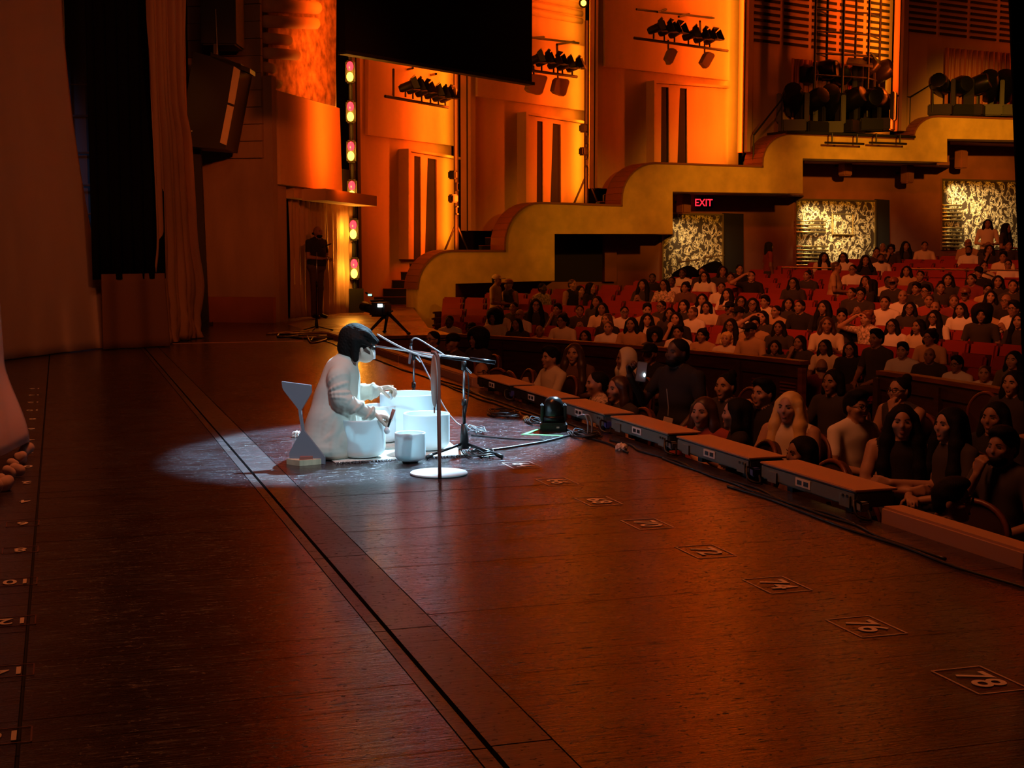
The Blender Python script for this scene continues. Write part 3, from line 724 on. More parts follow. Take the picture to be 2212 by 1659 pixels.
def fold(pts, r0=0.012, side=-1):
    """raised drape fold running over the coat surface"""
    q = []
    for x, y in pts:
        cx_, r_, w_ = prof(y); t_ = max(-0.97, min(0.97, (x - cx_) / r_)); q.append(J(x, y, side * (w_ * math.sqrt(1 - t_ * t_) - 0.002)))
    q = spline(q, 4); n_ = len(q)
    for i in range(n_ - 1): s.cone(q[i], q[i + 1], r0 * math.sin(math.pi * (0.12 + 0.8 * i / n_)) + 0.002, r0 * math.sin(math.pi * (0.12 + 0.8 * (i + 1) / n_)) + 0.002, c, 0.018)
for sd in (-1, 1):
    for pts in (((722, 800), (708, 830), (696, 870), (684, 930), (676, 972)), ((718, 830), (706, 870), (694, 920), (690, 975)), ((742, 862), (722, 890), (704, 925), (696, 975)), ((748, 872), (732, 905), (722, 940), (716, 976)),
                ((752, 850), (756, 880), (748, 915), (738, 960)), ((700, 822), (688, 860), (676, 905), (668, 960)), ((735, 880), (712, 900), (690, 915), (672, 925)), ((744, 900), (728, 930), (706, 950), (680, 965)), ((762, 880), (764, 915), (758, 960))):
        fold(pts, 0.015, sd)
for w in (-0.13, 0.13):
    s.cone(J(728, 952, w), J(772, 955, w * 1.1), 0.085, 0.070, c, 0.05)
def rings(a, b, r, ts):
    ax = (b - a).normalized(); e1 = ax.orthogonal().normalized(); e2 = ax.cross(e1)
    for t_, ph in ts:
        p_ = a.lerp(b, t_); pts = [p_ + (e1 * math.cos(u) + e2 * math.sin(u)) * (r * 0.97) + ax * 0.02 * math.sin(u + ph) for u in [2 * math.pi * i / 14 for i in range(15)]]
        for i in range(14): s.cone(pts[i], pts[i + 1], 0.0085, 0.0085, c, 0.012)
# near arm and far arm in loose sleeves
NS, NE, NW = J(731, 815, -0.165), J(737, 866, -0.215), J(797, 894, -0.19)
s.cone(J(737, 801, -0.09), NS, 0.060, 0.060, c, 0.04); s.cone(NS, NE, 0.062, 0.055, c, 0.03); s.cone(NE, NW, 0.054, 0.043, c, 0.03)
FS, FE, FWr = J(747, 812, 0.165), J(764, 850, 0.23), J(805, 845, 0.20)
s.cone(J(739, 801, 0.09), FS, 0.060, 0.058, c, 0.04); s.cone(FS, FE, 0.060, 0.055, c, 0.03); s.cone(FE, FWr, 0.052, 0.050, c, 0.03)
rings(NS, NE, 0.059, ((0.12, 0.0), (0.42, 1.0), (0.68, 2.2), (0.92, 3.0))); rings(NE, NW, 0.050, ((0.08, 1.0), (0.26, 2.0), (0.55, 0.5), (0.97, 0.0))); rings(FE, FWr, 0.051, ((0.15, 1.0), (0.5, 2.0), (0.98, 0.0)))
nw = J(806, 893, -0.19); s.cone(NE.lerp(NW, 0.6), nw, 0.028, 0.026, 0, 0.004)
hand(s, nw, RV * 0.97 + FH * 0.22 - Z * 0.12, Z * 0.9 - FH * 0.35, -FH - Z * 0.2, (0.75, 1.25, 0.9), 0, 1.02)
fw_ = J(814, 841, 0.20); s.cone(FE.lerp(FWr, 0.6), fw_, 0.027, 0.025, 0, 0.004)
hand(s, fw_, RV * 0.98 + Z * 0.16, Z * 0.95 + FH * 0.2, -FH - Z * 0.4, (0.55, 1.0, 0.6), 0, 1.0, tcurl=0.9)
me = s.mesh('person_body', 0.0055, wob={c: (0.0028, 40.0, 60.0)}, floor=0.002)
for m_ in (SK['performer'], M['coat'], M['trouser'], M['hairblack'], mat('lips', (0.45, 0.18, 0.15), 0.5)): me.materials.append(m_)
link_mesh('body', me, per)
h = SDF()
h.ell(fp(-0.012, 0, 0.018), (0.112, 0.093, 0.103), 0, 0.03, HR)
h.ell(J(752, 752, 0.01), (0.062, 0.085, 0.068), 0, 0.04, HR2)
h.cone(J(766, 735, -0.078), J(768, 775, -0.070), 0.030, 0.022, 0, 0.03); h.cone(J(766, 735, 0.09), J(768, 778, 0.085), 0.030, 0.022, 0, 0.03)
h.cone(J(752, 755, 0.0), J(757, 778, 0.0), 0.06, 0.045, 0, 0.03)
h.cone(J(790, 722, -0.06), J(810, 739, -0.03), 0.028, 0.018, 0, 0.03); h.cone(J(792, 720, 0.02), J(812, 737, 0.03), 0.03, 0.020, 0, 0.03); h.cone(J(780, 735, -0.085), J(803, 748, -0.07), 0.018, 0.009, 0, 0.02)
h.ell(fp(0.115, 0.0, -0.055), (0.085, 0.10, 0.085), 0, 0.012, HR, sub=True)
h.ell(J(788, 765, -0.10), (0.032, 0.055, 0.034), 0, 0.008, HR2, sub=True)
me = h.mesh('hair', 0.005, wob={0: (0.0013, 150.0, 0.4)}); me.materials.append(M['hairblack']); link_mesh('hair', me, per)
# shawl collar running down the open front
cl = MB()
def colr(side):
    pts = [J(741, 774, side * 0.055), J(754, 780, side * 0.075), J(763, 800, side * 0.080), J(768, 825, side * 0.085), J(771, 850, side * 0.09), J(772, 882, side * 0.10)]
    return spline(pts, 5)
for sd in (-1, 1):
    q = colr(sd); build(MB().tube(q, [0.020 + 0.010 * math.sin(math.pi * i / len(q)) for i in range(len(q))], 8), 'collar', M['collar'], per, smooth=True)
# mallets held in the hands (things of their own)
def mallet(name, lab, a, b, c, ra, tip):
    t = thing(name, lab, 'mallet', PO + c)
    build(MB().tube([PO + a, PO + b], [ra, ra * 0.85], 10), 'handle', M['beltan'] if tip == 'w' else M['redwood'], t, smooth=True)
    build(MB().tube([PO + b, PO + b.lerp(c, 0.7)], 0.007, 8), 'shaft', M['black'], t)
    build(MB().ell(PO + c, (0.020, 0.020, 0.024)), 'tip', M['whitelabel'], t, smooth=True)
mallet('mallet', 'dark mallet with pale tip in the near hand, over the front bowl', J(851, 884, -0.20), J(844, 905, -0.20), J(836, 930, -0.20), 0.012, 'r')
mallet('mallet', 'short pale wooden striker in the far hand above the large bowl', J(846, 832, 0.20), J(844, 850, 0.20), J(843, 856, 0.20), 0.013, 'w')

# ---------------------------------------------------------------- frosted crystal bowls
M['frost'] = mat('frosted_quartz', (0.86, 0.92, 0.94), 0.5, sss=0.9)
def bowl(px, py, wpx, hm, lab, w=0.0):
    p = F(px, py); d = (p - CAM).dot(FW); R = wpx / FPX * d / 2; Hh = hm; th = 0.009
    p = p + FH * (R * 0.55 + w); p.z = 0.012
    cr = min(R * 0.42, Hh * 0.30); prof = [(0.0001, 0)]
    br = R * 0.60; prof += [(br, 0.0)]
    n = 9
    for i in range(1, n + 1):
        a = math.pi / 2 * i / n; prof.append((br + (R - br) * math.sin(a), cr * (1 - math.cos(a))))
    prof += [(R, Hh - 0.01), (R, Hh - 0.003), (R - th * 0.35, Hh), (R - th * 0.8, Hh - 0.002), (R - th, Hh - 0.01)]
    for i in range(n, 0, -1):
        a = math.pi / 2 * i / n; prof.append((max(br + (R - th - br) * math.sin(a), 0.001), th + cr * (1 - math.cos(a))))
    prof += [(0.0001, th)]
    t = thing('crystal_bowl', lab, 'bowl', (p.x, p.y, 0.0), 'white crystal singing bowls')
    build(MB().lathe(prof, p, 48), 'bowl_wall', M['frost'], t, smooth=True, angle=50)
    build(MB().lathe([(br * 0.8, 0), (br * 0.9, 0.006), (br * 0.8, 0.012), (br * 0.6, 0.012)], (p.x, p.y, 0.0), 24), 'rubber_ring', M['black'], t, smooth=True)
bowl(778, 993, 105, 0.245, 'white crystal bowl in front of the kneeling person, nearest the grey plate')
bowl(885, 1001, 67, 0.178, 'smallest white crystal bowl, at the front edge of the mat')
bowl(920, 977, 101, 0.240, 'white crystal bowl at the right end, behind the red post')
bowl(880, 962, 131, 0.325, 'largest and tallest white crystal bowl, at the back of the group', 0.12)
bowl(822, 962, 78, 0.255, 'mostly hidden white crystal bowl left of the largest, behind the arms', 0.05)

# ---------------------------------------------------------------- mat with fringe
M['rug'] = mat('pale_woven_mat', (0.62, 0.58, 0.50), 0.95, noise=((40, 40, 1), 0.25), bump=((120, 120, 1), 0.3, 0.004))
c0, c1, c2, c3 = F(726, 1002), F(966, 988), F(958, 946), F(640, 950)
c1 = F(1010, 985)
t = thing('woven_mat', 'pale woven mat with dark fringe under the bowls', 'rug', (c0 + c2) / 2)
def rugp(u, v): a = c0.lerp(c1, u); b = c3.lerp(c2, u); p = a.lerp(b, v); return Vector((p.x, p.y, 0.006 + 0.003 * math.sin(9 * u + 4 * v)))
g = MB().grid(rugp, 30, 12); o = build(g, 'weave', M['rug'], t, smooth=True, recalc=False); md = o.modifiers.new('thick', 'SOLIDIFY'); md.thickness = 0.006
fr_ = MB(); random.seed(3)
for i in range(110):
    a = c0.lerp(c1, (i + random.random() * 0.6) / 110); dv = (c0 - c3).normalized(); dv = Vector((dv.x + random.uniform(-.6, .6), dv.y + random.uniform(-.3, .3), 0))
    fr_.tube([a + Z * 0.008, a + dv * 0.02 + Z * 0.012, a + dv * random.uniform(0.035, 0.05) + Z * 0.003], 0.0022, 4)
build(fr_, 'fringe', mat('dark_fringe', (0.10, 0.10, 0.11), 0.9), t, kind='stuff')

# ---------------------------------------------------------------- grey hourglass plate leaning on a wooden foot
pd = (F(660, 1003) - CAM).dot(FW)
def PL(px, py): return D(px, py, pd + (1003 - py) / FPX * pd * 0.10)
out = [(608, 824), (610, 838), (613, 844), (644, 884), (646, 900), (651, 930), (636, 956), (625, 978), (625, 990), (701, 1003), (701, 987), (656, 930), (650, 886), (672, 848), (671, 832)]
t = thing('hourglass_plate', 'grey hourglass-shaped metal plate standing beside the kneeling person', 'plate stand', F(660, 1003))
M['plate'] = mat('brushed_grey_plate', (0.20, 0.195, 0.225), 0.45, 0.25)
pts = [PL(x, y) for x, y in out]
build(MB().prism(pts, (RV * 0.35 + FH * 0.9) * 0.014), 'plate', M['plate'], t)
a, b = F(619, 1004), F(675, 1002)
build(MB().prism([F(619, 1003), F(647, 1007), F(694, 1003), F(676, 998)], (0, 0, 0.035)), 'foot_block', M['beltan'], t)
build(MB().prism([F(648, 1006), F(676, 1004), F(676, 998), F(650, 998)], (0, 0, 0.052)), 'red_block', M['redwood'], t)

# ---------------------------------------------------------------- disc on a round-based post
t = thing('disc_stand', 'tall red wooden post on a white round base, holding a thin pale disc', 'disc stand', F(948, 1026))
bc = F(948, 1024); bd = (bc - CAM).dot(FW); Rb = 62 / FPX * bd
build(MB().lathe([(Rb * 0.96, 0.0), (Rb, 0.004), (Rb, 0.010), (Rb * 0.985, 0.013), (0.0001, 0.013)], (bc.x, bc.y, 0), 56), 'base_disc', mat('white_base', (0.80, 0.80, 0.78), 0.35), t, smooth=True, angle=40)
q0 = F(950, 1034); qd = (q0 - CAM).dot(FW)
build(MB().tube([D(950, 1033, qd), D(948, 900, qd), D(947, 790, qd), D(945, 770, qd), D(940, 762, qd), D(931, 760, qd)], [0.011, 0.0115, 0.0125, 0.013, 0.013, 0.010], 12), 'post', M['redwood'], t, smooth=True)
dc = D(938, 823, qd + 0.02); dn = (RV * 0.97 + FH * 0.17).normalized()
rot = Matrix((dn.cross(Z), Z, dn)).transposed()
rot = Matrix((FH * 0.98 - RV * 0.17, Z, RV * 0.98 + FH * 0.17)).transposed()
build(MB().lathe([(0.0001, -0.004), (0.150, -0.004), (0.157, 0.0), (0.150, 0.004), (0.0001, 0.004)], dc, 48, rot), 'disc', mat('pale_disc', (0.72, 0.70, 0.66), 0.4), t, smooth=True, angle=30)
build(MB().tube([D(938, 762, qd), dc + Z * 0.155], 0.003, 6), 'cord', M['cablewhite'], t)
build(MB().tube([dc - Z * 0.155, dc - Z * 0.19], 0.004, 6), 'tassel', M['redwood'], t)

# ---------------------------------------------------------------- microphone stands
def micstand(lab, foot, top, legs, boomA=None, boomB=None, mic=None, group='microphone stands'):
    d = (foot - CAM).dot(FW)
    t = thing('microphone_stand', lab, 'microphone stand', foot, group)
    k = lambda px, py, w=0: D(px, py, d + w)
    hub = foot + Z * 0.16
    tp = top
    build(MB().tube([foot + Z * 0.05, hub + Z * 0.05], [0.032, 0.020], 12), 'hub', M['black'], t, smooth=True)
    build(MB().tube([hub, foot.lerp(tp, 0.62)], 0.011, 10), 'lower_tube', M['blackmetal'], t, smooth=True)
    build(MB().tube([foot.lerp(tp, 0.60), tp], 0.0075, 10), 'upper_tube', M['steel'], t, smooth=True)
    build(MB().tube([foot.lerp(tp, 0.56), foot.lerp(tp, 0.63)], 0.016, 12), 'clutch', M['black'], t, smooth=True)
    for a in legs:
        e = foot + Vector((math.cos(a), math.sin(a), 0)) * 0.27
        lg = build(MB().tube([foot + Z * 0.085, e + Z * 0.02], [0.010, 0.008], 8), 'leg', M['blackmetal'], t, smooth=True)
        build(MB().tube([e + Z * 0.024 - (e - foot).normalized() * 0.03, e + Z * 0.012 + (e - foot).normalized() * 0.012], [0.014, 0.014], 8), 'rubber_foot', M['black'], lg, smooth=True)
    if boomA is not None:
        build(MB().tube([boomA, boomB], 0.0065, 10), 'boom', M['steel'], t, smooth=True)
        v = (boomB - boomA)
        build(MB().tube([boomB - v.normalized() * 0.17, boomB], 0.013, 10), 'counterweight', M['blackmetal'], t, smooth=True)
        build(MB().tube([tp - Z * 0.03, tp + Z * 0.03], 0.016, 10), 'boom_clamp', M['black'], t, smooth=True)
        build(MB().tube([tp, tp + RV * 0.05 - Z * 0.05], 0.006, 6), 'wing_knob', M['steel'], t)
    return t
def mic(lab, a, b, m):
    t = thing('microphone', lab, 'microphone', b, 'microphones')
    v = (b - a).normalized()
    build(MB().tube([a, a.lerp(b, 0.95), b], [0.010, 0.010, 0.008], 12), 'body', m, t, smooth=True)
    build(MB().tube([a - v * 0.03, a + v * 0.02], [0.007, 0.012], 10), 'connector', M['black'], t, smooth=True)
    build(MB().tube([a.lerp(b, 0.25), a.lerp(b, 0.42)], 0.015, 12), 'clip', M['black'], t, smooth=True)
f1 = F(1003, 985); d1 = (f1 - CAM).dot(FW)
B = lambda px, py, w=0: D(px, py, d1 + w)
micstand('black microphone stand with long boom, right of the white bowls', f1, B(1002, 790), (math.radians(-45), math.radians(80), math.radians(195)), B(812, 748, 0.1), B(1070, 783))
mic('white pencil microphone hanging from the boom before the face', B(806, 741, 0.1), B(808, 776, 0.1), M['whitelabel'])
f2 = F(893, 925); d2 = (f2 - CAM).dot(FW)
C2 = lambda px, py, w=0: D(px, py, d2 + w)
micstand('shorter microphone stand behind the largest bowl', f2, C2(894, 768), (0.3, 2.4, 4.5), C2(880, 761), C2(1000, 777))
mic('dark microphone with grey tip above the largest bowl', C2(888, 742), C2(884, 786), M['cablegrey'])
f3 = F(684, 716); d3 = (f3 - CAM).dot(FW)
micstand('far black microphone stand standing before the man in black', f3, D(684, 545, d3), (0.2, 2.2, 4.3))
mic('black microphone on the far stand before the standing man', D(692, 536, d3), D(716, 526, d3), M['black'])

# ---------------------------------------------------------------- cables
def cable(lab, pts, r=0.006, m='cable', n=6, group='cables on the stage', raw=False):
    q = [p if isinstance(p, Vector) else F(p[0], p[1], r) for p in pts]
    return build(MB().tube(spline(q, 5), r, n), 'cable', M[m], label=lab, cat='cable', group=group, smooth=True)
def coil(lab, px, py, R, turns, m='cable', r=0.005, flat=0.5):
    c = F(px, py); q = []; random.seed(int(px * 7 + py))
    for i in range(turns * 14):
        a = 2 * math.pi * i / 14; rr = R * (0.75 + 0.25 * math.sin(i * 0.37)); q.append(Vector((c.x + rr * math.cos(a) * 0.75 + 0.01 * math.sin(i), c.y + rr * math.sin(a) * 1.5, 0.008 + 0.03 * (i / (turns * 14)) + 0.008 * math.sin(i * 1.7))))
    return build(MB().tube(q, r, 5), 'coiled_cable', M[m], label=lab, cat='cable', group='cables on the stage', smooth=True)
coil('coil of black cable by the second edge box from the round disc', 1090, 898, 0.17, 7)
coil('small coil of pale blue cable behind the boom stand', 1026, 934, 0.10, 5, 'cablegrey', 0.004)
coil('coil of black cable at the foot of the boom stand', 1035, 985, 0.13, 5)
coil('loose black cable loops left of the dome fixture', 1165, 915, 0.13, 5)
coil('flat loops of black cable right of the dome fixture', 1263, 943, 0.14, 5)
cable('thin black cable from the boom stand to the dome fixture', [(1018, 940), (1060, 944), (1110, 948), (1180, 950)], 0.005)
cable('thick black cable curving from the boom stand to the right', [(1040, 974), (1090, 968), (1140, 960), (1180, 953), (1230, 940)], 0.008)
cable('pale microphone cable drooping from the boom to the boards', [B(815, 722, 0.1), B(850, 742, 0.05), B(900, 765), B(950, 775)], 0.006, 'cablewhite')
cable('pale cable arching off the dark microphone', [C2(888, 740), C2(894, 731), C2(905, 733), C2(930, 748), C2(960, 767)], 0.005, 'cablewhite')
cable('white cable hanging from the boom behind the disc', [C2(902, 766), C2(915, 790), C2(935, 830), C2(960, 880), C2(985, 912), Vector(F(1003, 922, 0.02))], 0.005, 'cablewhite')
cable('black cable wound down the boom stand', [B(1003, 795), B(1011, 812), B(1012, 850), B(1006, 890), B(999, 930), B(996, 970), Vector(F(1006, 985, 0.01))], 0.004)
for i, (a, b_) in enumerate(((6.0, 9.2), (5.2, 8.3), (2.0, 7.2), (8.6, 13.8), (9.4, 14.0), (12.0, 20.5), (13.0, 19.5))):
    random.seed(40 + i); q = []
    n = 12
    for k in range(n + 1):
        y = a + (b_ - a) * k / n; q.append(Vector((XE - 0.16 - 0.035 * i % 0.14 + random.uniform(-0.03, 0.03), y, 0.007)))
    build(MB().tube(spline(q, 4), 0.007, 5), 'cable', M['cable'], label='black cable along the stage edge, the strand %s' % ('nearest the camera', 'second nearest', 'leaving the near frame edge', 'below the middle boxes', 'beside the middle boxes', 'towards the far tripod', 'farthest along the edge')[i], cat='cable', group='cables along the stage edge', smooth=True)
random.seed(5)
for i in range(5):
    c = Vector(F(640 + 22 * i, 722 + 3 * i)); q = [c + Vector((random.uniform(-.5, .5), random.uniform(-.8, .8), 0.012)) for _ in range(7)]
    build(MB().tube(spline(q, 5), 0.014, 5), 'cable', M['cable'] if i % 2 else M['chairrim'], label='tangled cable on the far boards by the microphone stand, %s from left' % ('first', 'second', 'third', 'fourth', 'fifth')[i], cat='cable', group='tangled cables far back', smooth=True)

# ---------------------------------------------------------------- light boxes along the stage edge
ordn = ('nearest', 'second nearest', 'third nearest', 'fourth nearest', 'fifth nearest', 'farthest')
for k in range(6):
    y0 = 6.22 + 1.165 * k; yc = y0 + 0.53; x = XE - 0.03
    t = thing('edge_light_box', '%s flat grey light box of the row along the stage edge' % ordn[k], 'light box', (x, yc, 0), 'flat light boxes along the stage edge')
    gm = M['greybox'] if k < 4 else M['black']
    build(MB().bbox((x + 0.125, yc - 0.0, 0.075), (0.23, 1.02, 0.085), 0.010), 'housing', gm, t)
    build(MB().bbox((x + 0.13, yc, 0.122), (0.25, 1.03, 0.012), 0.004), 'lit_top', M['fixtop'], t)  # warm tan top puts the orange light from above into its colour
    for e in (-0.40, 0.22): build(MB().box((x + 0.1, yc + e, 0.016), (0.12, 0.06, 0.034)), 'foot', M['black'], t)
    lb = build(MB().box((x + 0.0085, yc + 0.02, 0.078), (0.005, 0.16, 0.045)), 'label_plate', M['whitelabel'], t)
    for e in (-0.035, 0.035): build(MB().box((x + 0.0055, yc + 0.02 + e, 0.078), (0.003, 0.048, 0.024)), 'socket', M['black'], lb)
    for e in (-0.42, 0.36): build(MB().box((x + 0.006, yc + e, 0.06), (0.012, 0.10, 0.06)), 'end_bracket', gm, t)
    for e in (-0.45, -0.41): build(MB().box((x - 0.002, yc + e, 0.088), (0.004, 0.018, 0.014)), 'catch', M['black'], t)
    build(MB().bbox((x + 0.03, yc - 0.55, 0.05), (0.05, 0.05, 0.05), 0.008), 'connector', M['ledblue'] if k % 2 else M['cablegrey'], t)
    q = [Vector((x + 0.03, yc - 0.55, 0.06)), Vector((x - 0.05, yc - 0.60, 0.09)), Vector((x - 0.07, yc - 0.66, 0.03)), Vector((x - 0.02, yc - 0.70, 0.012)), Vector((x + 0.02, yc - 0.62, 0.04))]
    build(MB().tube(spline(q, 5), 0.007, 6), 'link_cable', M['cable'], t, smooth=True)
# two-pronged clamp beside the dome fixture
p = F(1270, 942)
t = thing('floor_clamp', 'black hooked clamp with white pins right of the dome fixture', 'clamp', p)
build(MB().box(p + Z * 0.008, (0.12, 0.10, 0.016)), 'plate', M['black'], t)
for e in (0.0, 0.03): build(MB().tube(spline([p + Vector((e, 0, 0.01)), p + Vector((e, 0, 0.10)), p + Vector((e - 0.02, 0.02, 0.15)), p + Vector((e - 0.07, 0.04, 0.14))], 4), 0.007, 6), 'hook', M['cablegrey'], t, smooth=True)
# dome fixture (moving light) with its tape corner
p = F(1197, 935); p = p + FH * 0.17
t = thing('dome_fixture', 'black dome-headed moving light standing on the boards inside green tape', 'stage light', p)
build(MB().bbox(p + Z * 0.03, (0.20, 0.20, 0.06), 0.012, rz=-0.3), 'base', M['black'], t)
build(MB().lathe([(0.088, 0.06), (0.090, 0.10), (0.085, 0.105), (0.080, 0.11)], p, 28), 'collar', M['blackmetal'], t, smooth=True)
build(MB().lathe([(0.070, 0.085), (0.076, 0.11), (0.077, 0.16), (0.072, 0.20), (0.055, 0.232), (0.030, 0.247), (0.0001, 0.25)], p, 28), 'head', mat('gloss_black', (0.012, 0.014, 0.014), 0.25), t, smooth=True)
for sd in (-1, 1): build(MB().bbox(p + RV * 0.085 * sd + Z * 0.13, (0.022, 0.10, 0.13), 0.008, rz=-YAW), 'yoke_arm', M['black'], t)
build(MB().box(p - FH * 0.101 + RV * 0.03 + Z * 0.03, (0.02, 0.004, 0.012), rz=-YAW), 'status_light', M['cablewhite'], t)
g1, g2, g3 = F(1126, 939), F(1215, 942), F(1158, 928)
t = thing('tape_corner', 'bright green tape corner on the boards beside the dome fixture', 'tape', g1)
v = (g2 - g1).normalized(); n_ = Vector((-v.y, v.x, 0))
build(MB().prism([g1, g2, g2 + n_ * 0.03, g1 + n_ * 0.03], (0, 0, 0.002)), 'strip', M['tapegreen'], t)
v = (g3 - g1).normalized(); n_ = Vector((v.y, -v.x, 0))
build(MB().prism([g1, g3, g3 + n_ * 0.03, g1 + n_ * 0.03], (0, 0, 0.0025)), 'strip', M['tapegreen'], t)
# crumpled tissue and a loose knot of cloth by the coil
def crumple(lab, px, py, r, m, name, sd):
    p = F(px, py); bm = bmesh.new(); bmesh.ops.create_icosphere(bm, subdivisions=3, radius=1); random.seed(sd)
    for v in bm.verts: v.co *= 1 + 0.28 * math.sin(v.co.x * 7 + sd) * math.sin(v.co.y * 6 + 1) + random.uniform(-0.12, 0.12)
    for v in bm.verts: v.co = Vector((v.co.x * r * 1.1, v.co.y * r * 1.3, max(v.co.z, -0.6) * r * 0.9))
    mb = MB(); mb.frombm(bm, p + Z * r * 0.55); build(mb, name, m, label=lab, cat=name.split('_')[-1])
crumple('crumpled white tissue lying on the boards near the third edge box', 1343, 973, 0.034, M['tissue'], 'crumpled_tissue', 2)
crumple('small yellow crumpled label on the coil of cable', 1137, 907, 0.022, mat('yellow_paper', (0.65, 0.45, 0.12), 0.9), 'crumpled_label', 4)

crumple('crumpled white cloth on the boards behind the kneeling person', 642, 944, 0.030, M['tissue'], 'crumpled_cloth', 8)
# ---------------------------------------------------------------- stencilled numbers on the boards
def WN(n):
    o = 'zero one two three four five six seven eight nine ten eleven twelve thirteen fourteen fifteen sixteen'.split()
    return o[n] if n <= 16 else {6: 'sixty', 7: 'seventy'}[n // 10] + ('-' + o[n % 10] if n % 10 else '')
for i, n in enumerate((78, 76, 74, 72, 70, 68, 66, 64)):
    p = Vector((2.715, 3.695 + 0.6625 * i, 0.0022))
    t = thing('floor_number', 'stencilled number %s in a taped box on the front boards' % WN(n), 'floor mark', p, 'stencilled numbers along the front boards')
    text('digits', str(n), 0.155, M['tapewhite'], p, (0, 0, -math.pi / 2), t, ext=0.0008)
    bx_ = MB()
    for dx, dy, sx, sy in ((0.09, 0, 0.008, 0.25), (-0.09, 0, 0.008, 0.25), (0, 0.125, 0.18, 0.008), (0, -0.125, 0.18, 0.008)): bx_.box(p + Vector((dx, dy, -0.001)), (sx, sy, 0.0012))
    build(bx_, 'box_outline', mat('box_tape_%d' % n, (0.60, 0.45, 0.36), 0.45), t)
for i in range(17):
    n = 16 - 2 * i; p = Vector((-0.185 - 0.004 * i, 4.073 + 0.642 * i, 0.0022)); m_ = abs(n)
    t = thing('floor_number', 'stencilled number %s beside the left floor gap, %s' % (WN(m_), 'in the near run' if n >= 0 else 'in the far run'), 'floor mark', p, 'stencilled numbers along the left gap')
    text('digits', str(m_), 0.115, M['tapewhite'], p, (0, 0, math.pi), t, ext=0.0008)
    if n > 5:
        bx_ = MB()
        for dx, dy, sx, sy in ((0.075, 0, 0.005, 0.13), (-0.075, 0, 0.005, 0.13), (0, 0.065, 0.15, 0.005), (0, -0.065, 0.15, 0.005)): bx_.box(p + Vector((dx, dy, -0.001)), (sx, sy, 0.0012))
        build(bx_, 'box_outline', M['chairrim'], t)
# ================================================================ DRAPES IN THE NEAR AND FAR WING
def cloth(name, fn, nu, nv, m, label, cat='drape', th=0.02):
    o = build(MB().grid(fn, nu, nv), name, m, None, label, cat, smooth=True, recalc=False)
    md = o.modifiers.new('thick', 'SOLIDIFY'); md.thickness = th
    return o
def sm(t): t = max(0, min(1, t)); return t * t * (3 - 2 * t)
# tall tan drape: hangs from above, its gathered hem spreads out along the boards
A0, A1 = F(-260, 830), F(243, 752)
def tan(u, v):                       # v = 0 top .. 1 hem
    z = 9.0 * (1 - v); y = max(0.0, 750 - z / 4.66 * 750); E = 150 + 95 * (y / 750) ** 1.7
    s_ = sm((1.9 - z) / 1.9); x = -300 + (E + 300) * u; d = (A0 - CAM).dot(FW) * (1 - u) + (A1 - CAM).dot(FW) * u
    p = D(x, HZ, d)
    w = 0.05 * math.sin(u * 17) * (0.35 + 0.5 * (1 - v)) + 0.03 * math.sin(u * 41 + 2)
    f = 0.06 * s_ * math.sin(u * 46 + v * 6 + 5 * u * s_) * sm((u - 0.35) / 0.4)
    return Vector((p.x, p.y, max(z, 0.012))) + FH * (w + f)
cloth('tall_drape', tan, 120, 60, M['curtain'], 'tall tan drape at the left with its hem resting on the boards')
# black masking with a brown skirt board under it
bd_ = Plane(F(200, 757), F(352, 748))
def msk(u, v):
    a = bd_.at(199, HZ); b = bd_.at(352, HZ); p = a.lerp(b, u); return Vector((p.x, p.y, 0.93 + 8.2 * (1 - v))) + bd_.n * 0.03 * math.sin(u * 40)
cloth('masking_drape', msk, 60, 10, M['blackcloth'], 'black masking drape between the tan drape and the amber drape')
def skt(u, v):
    a = bd_.at(214, HZ, 0.03); b = bd_.at(350, HZ, 0.03); p = a.lerp(b, u); return Vector((p.x, p.y, 0.012 + 0.99 * (1 - v))) + bd_.n * (0.035 * math.sin(u * 13 + 1) + 0.10 * v * u)
cloth('skirt_drape', skt, 50, 8, M['curtain2'] if False else mat('brown_skirt', (0.22, 0.10, 0.05), 0.85), 'short dark brown drape hanging under the black masking drape')
# amber drape with a turned-back edge and a crumpled foot
def am(u, v):
    z = 9.0 * (1 - v); top0, top1 = bd_.at(332, HZ, 0.5), bd_.at(408, HZ, 0.9); b0, b1 = F(343, 748), F(428, 730)
    k = sm((5.2 - z) / 5.2); p = top0.lerp(top1, u).lerp(b0.lerp(b1, u), k)
    pinch = math.exp(-((z - 0.85) / 0.35) ** 2)
    p = p + RV * (0.14 * pinch * (u - 0.55)) - RV * 0.10 * sm((z - 2.8) / 0.5) * sm((5.0 - z) / 1.5) * u * 0.6
    w = 0.06 * math.sin(u * 21) * (0.4 + 0.6 * u) + 0.03 * math.sin(u * 53 + z)
    if z < 0.9: w += 0.05 * math.sin(u * 9 + z * 7) * (0.9 - z) + 0.03 * math.sin(u * 40 + 25 * z) * (0.9 - z)
    return Vector((p.x, p.y, max(z, 0.012))) + bd_.n * w
cloth('amber_drape', am, 70, 80, M['curtain2'], 'narrow amber drape with a turned-back edge and crumpled foot, beside the hung loudspeakers')
# second leaf of that drape, hanging in front
def am2(u, v):
    z = 0.95 + 8.05 * (1 - v); a = D(402, HZ, 22.3); b = D(409 + (16 if z < 3.2 else 2) * sm((3.4 - z) / 2.4), HZ, 22.5); p = a.lerp(b, u)
    return Vector((p.x, p.y, z)) + FH * 0.05 * math.sin(u * 9 + z * 0.6)
cloth('drape_leaf', am2, 14, 50, M['curtain2'], 'narrow bright fold hanging along the right edge of the amber drape')
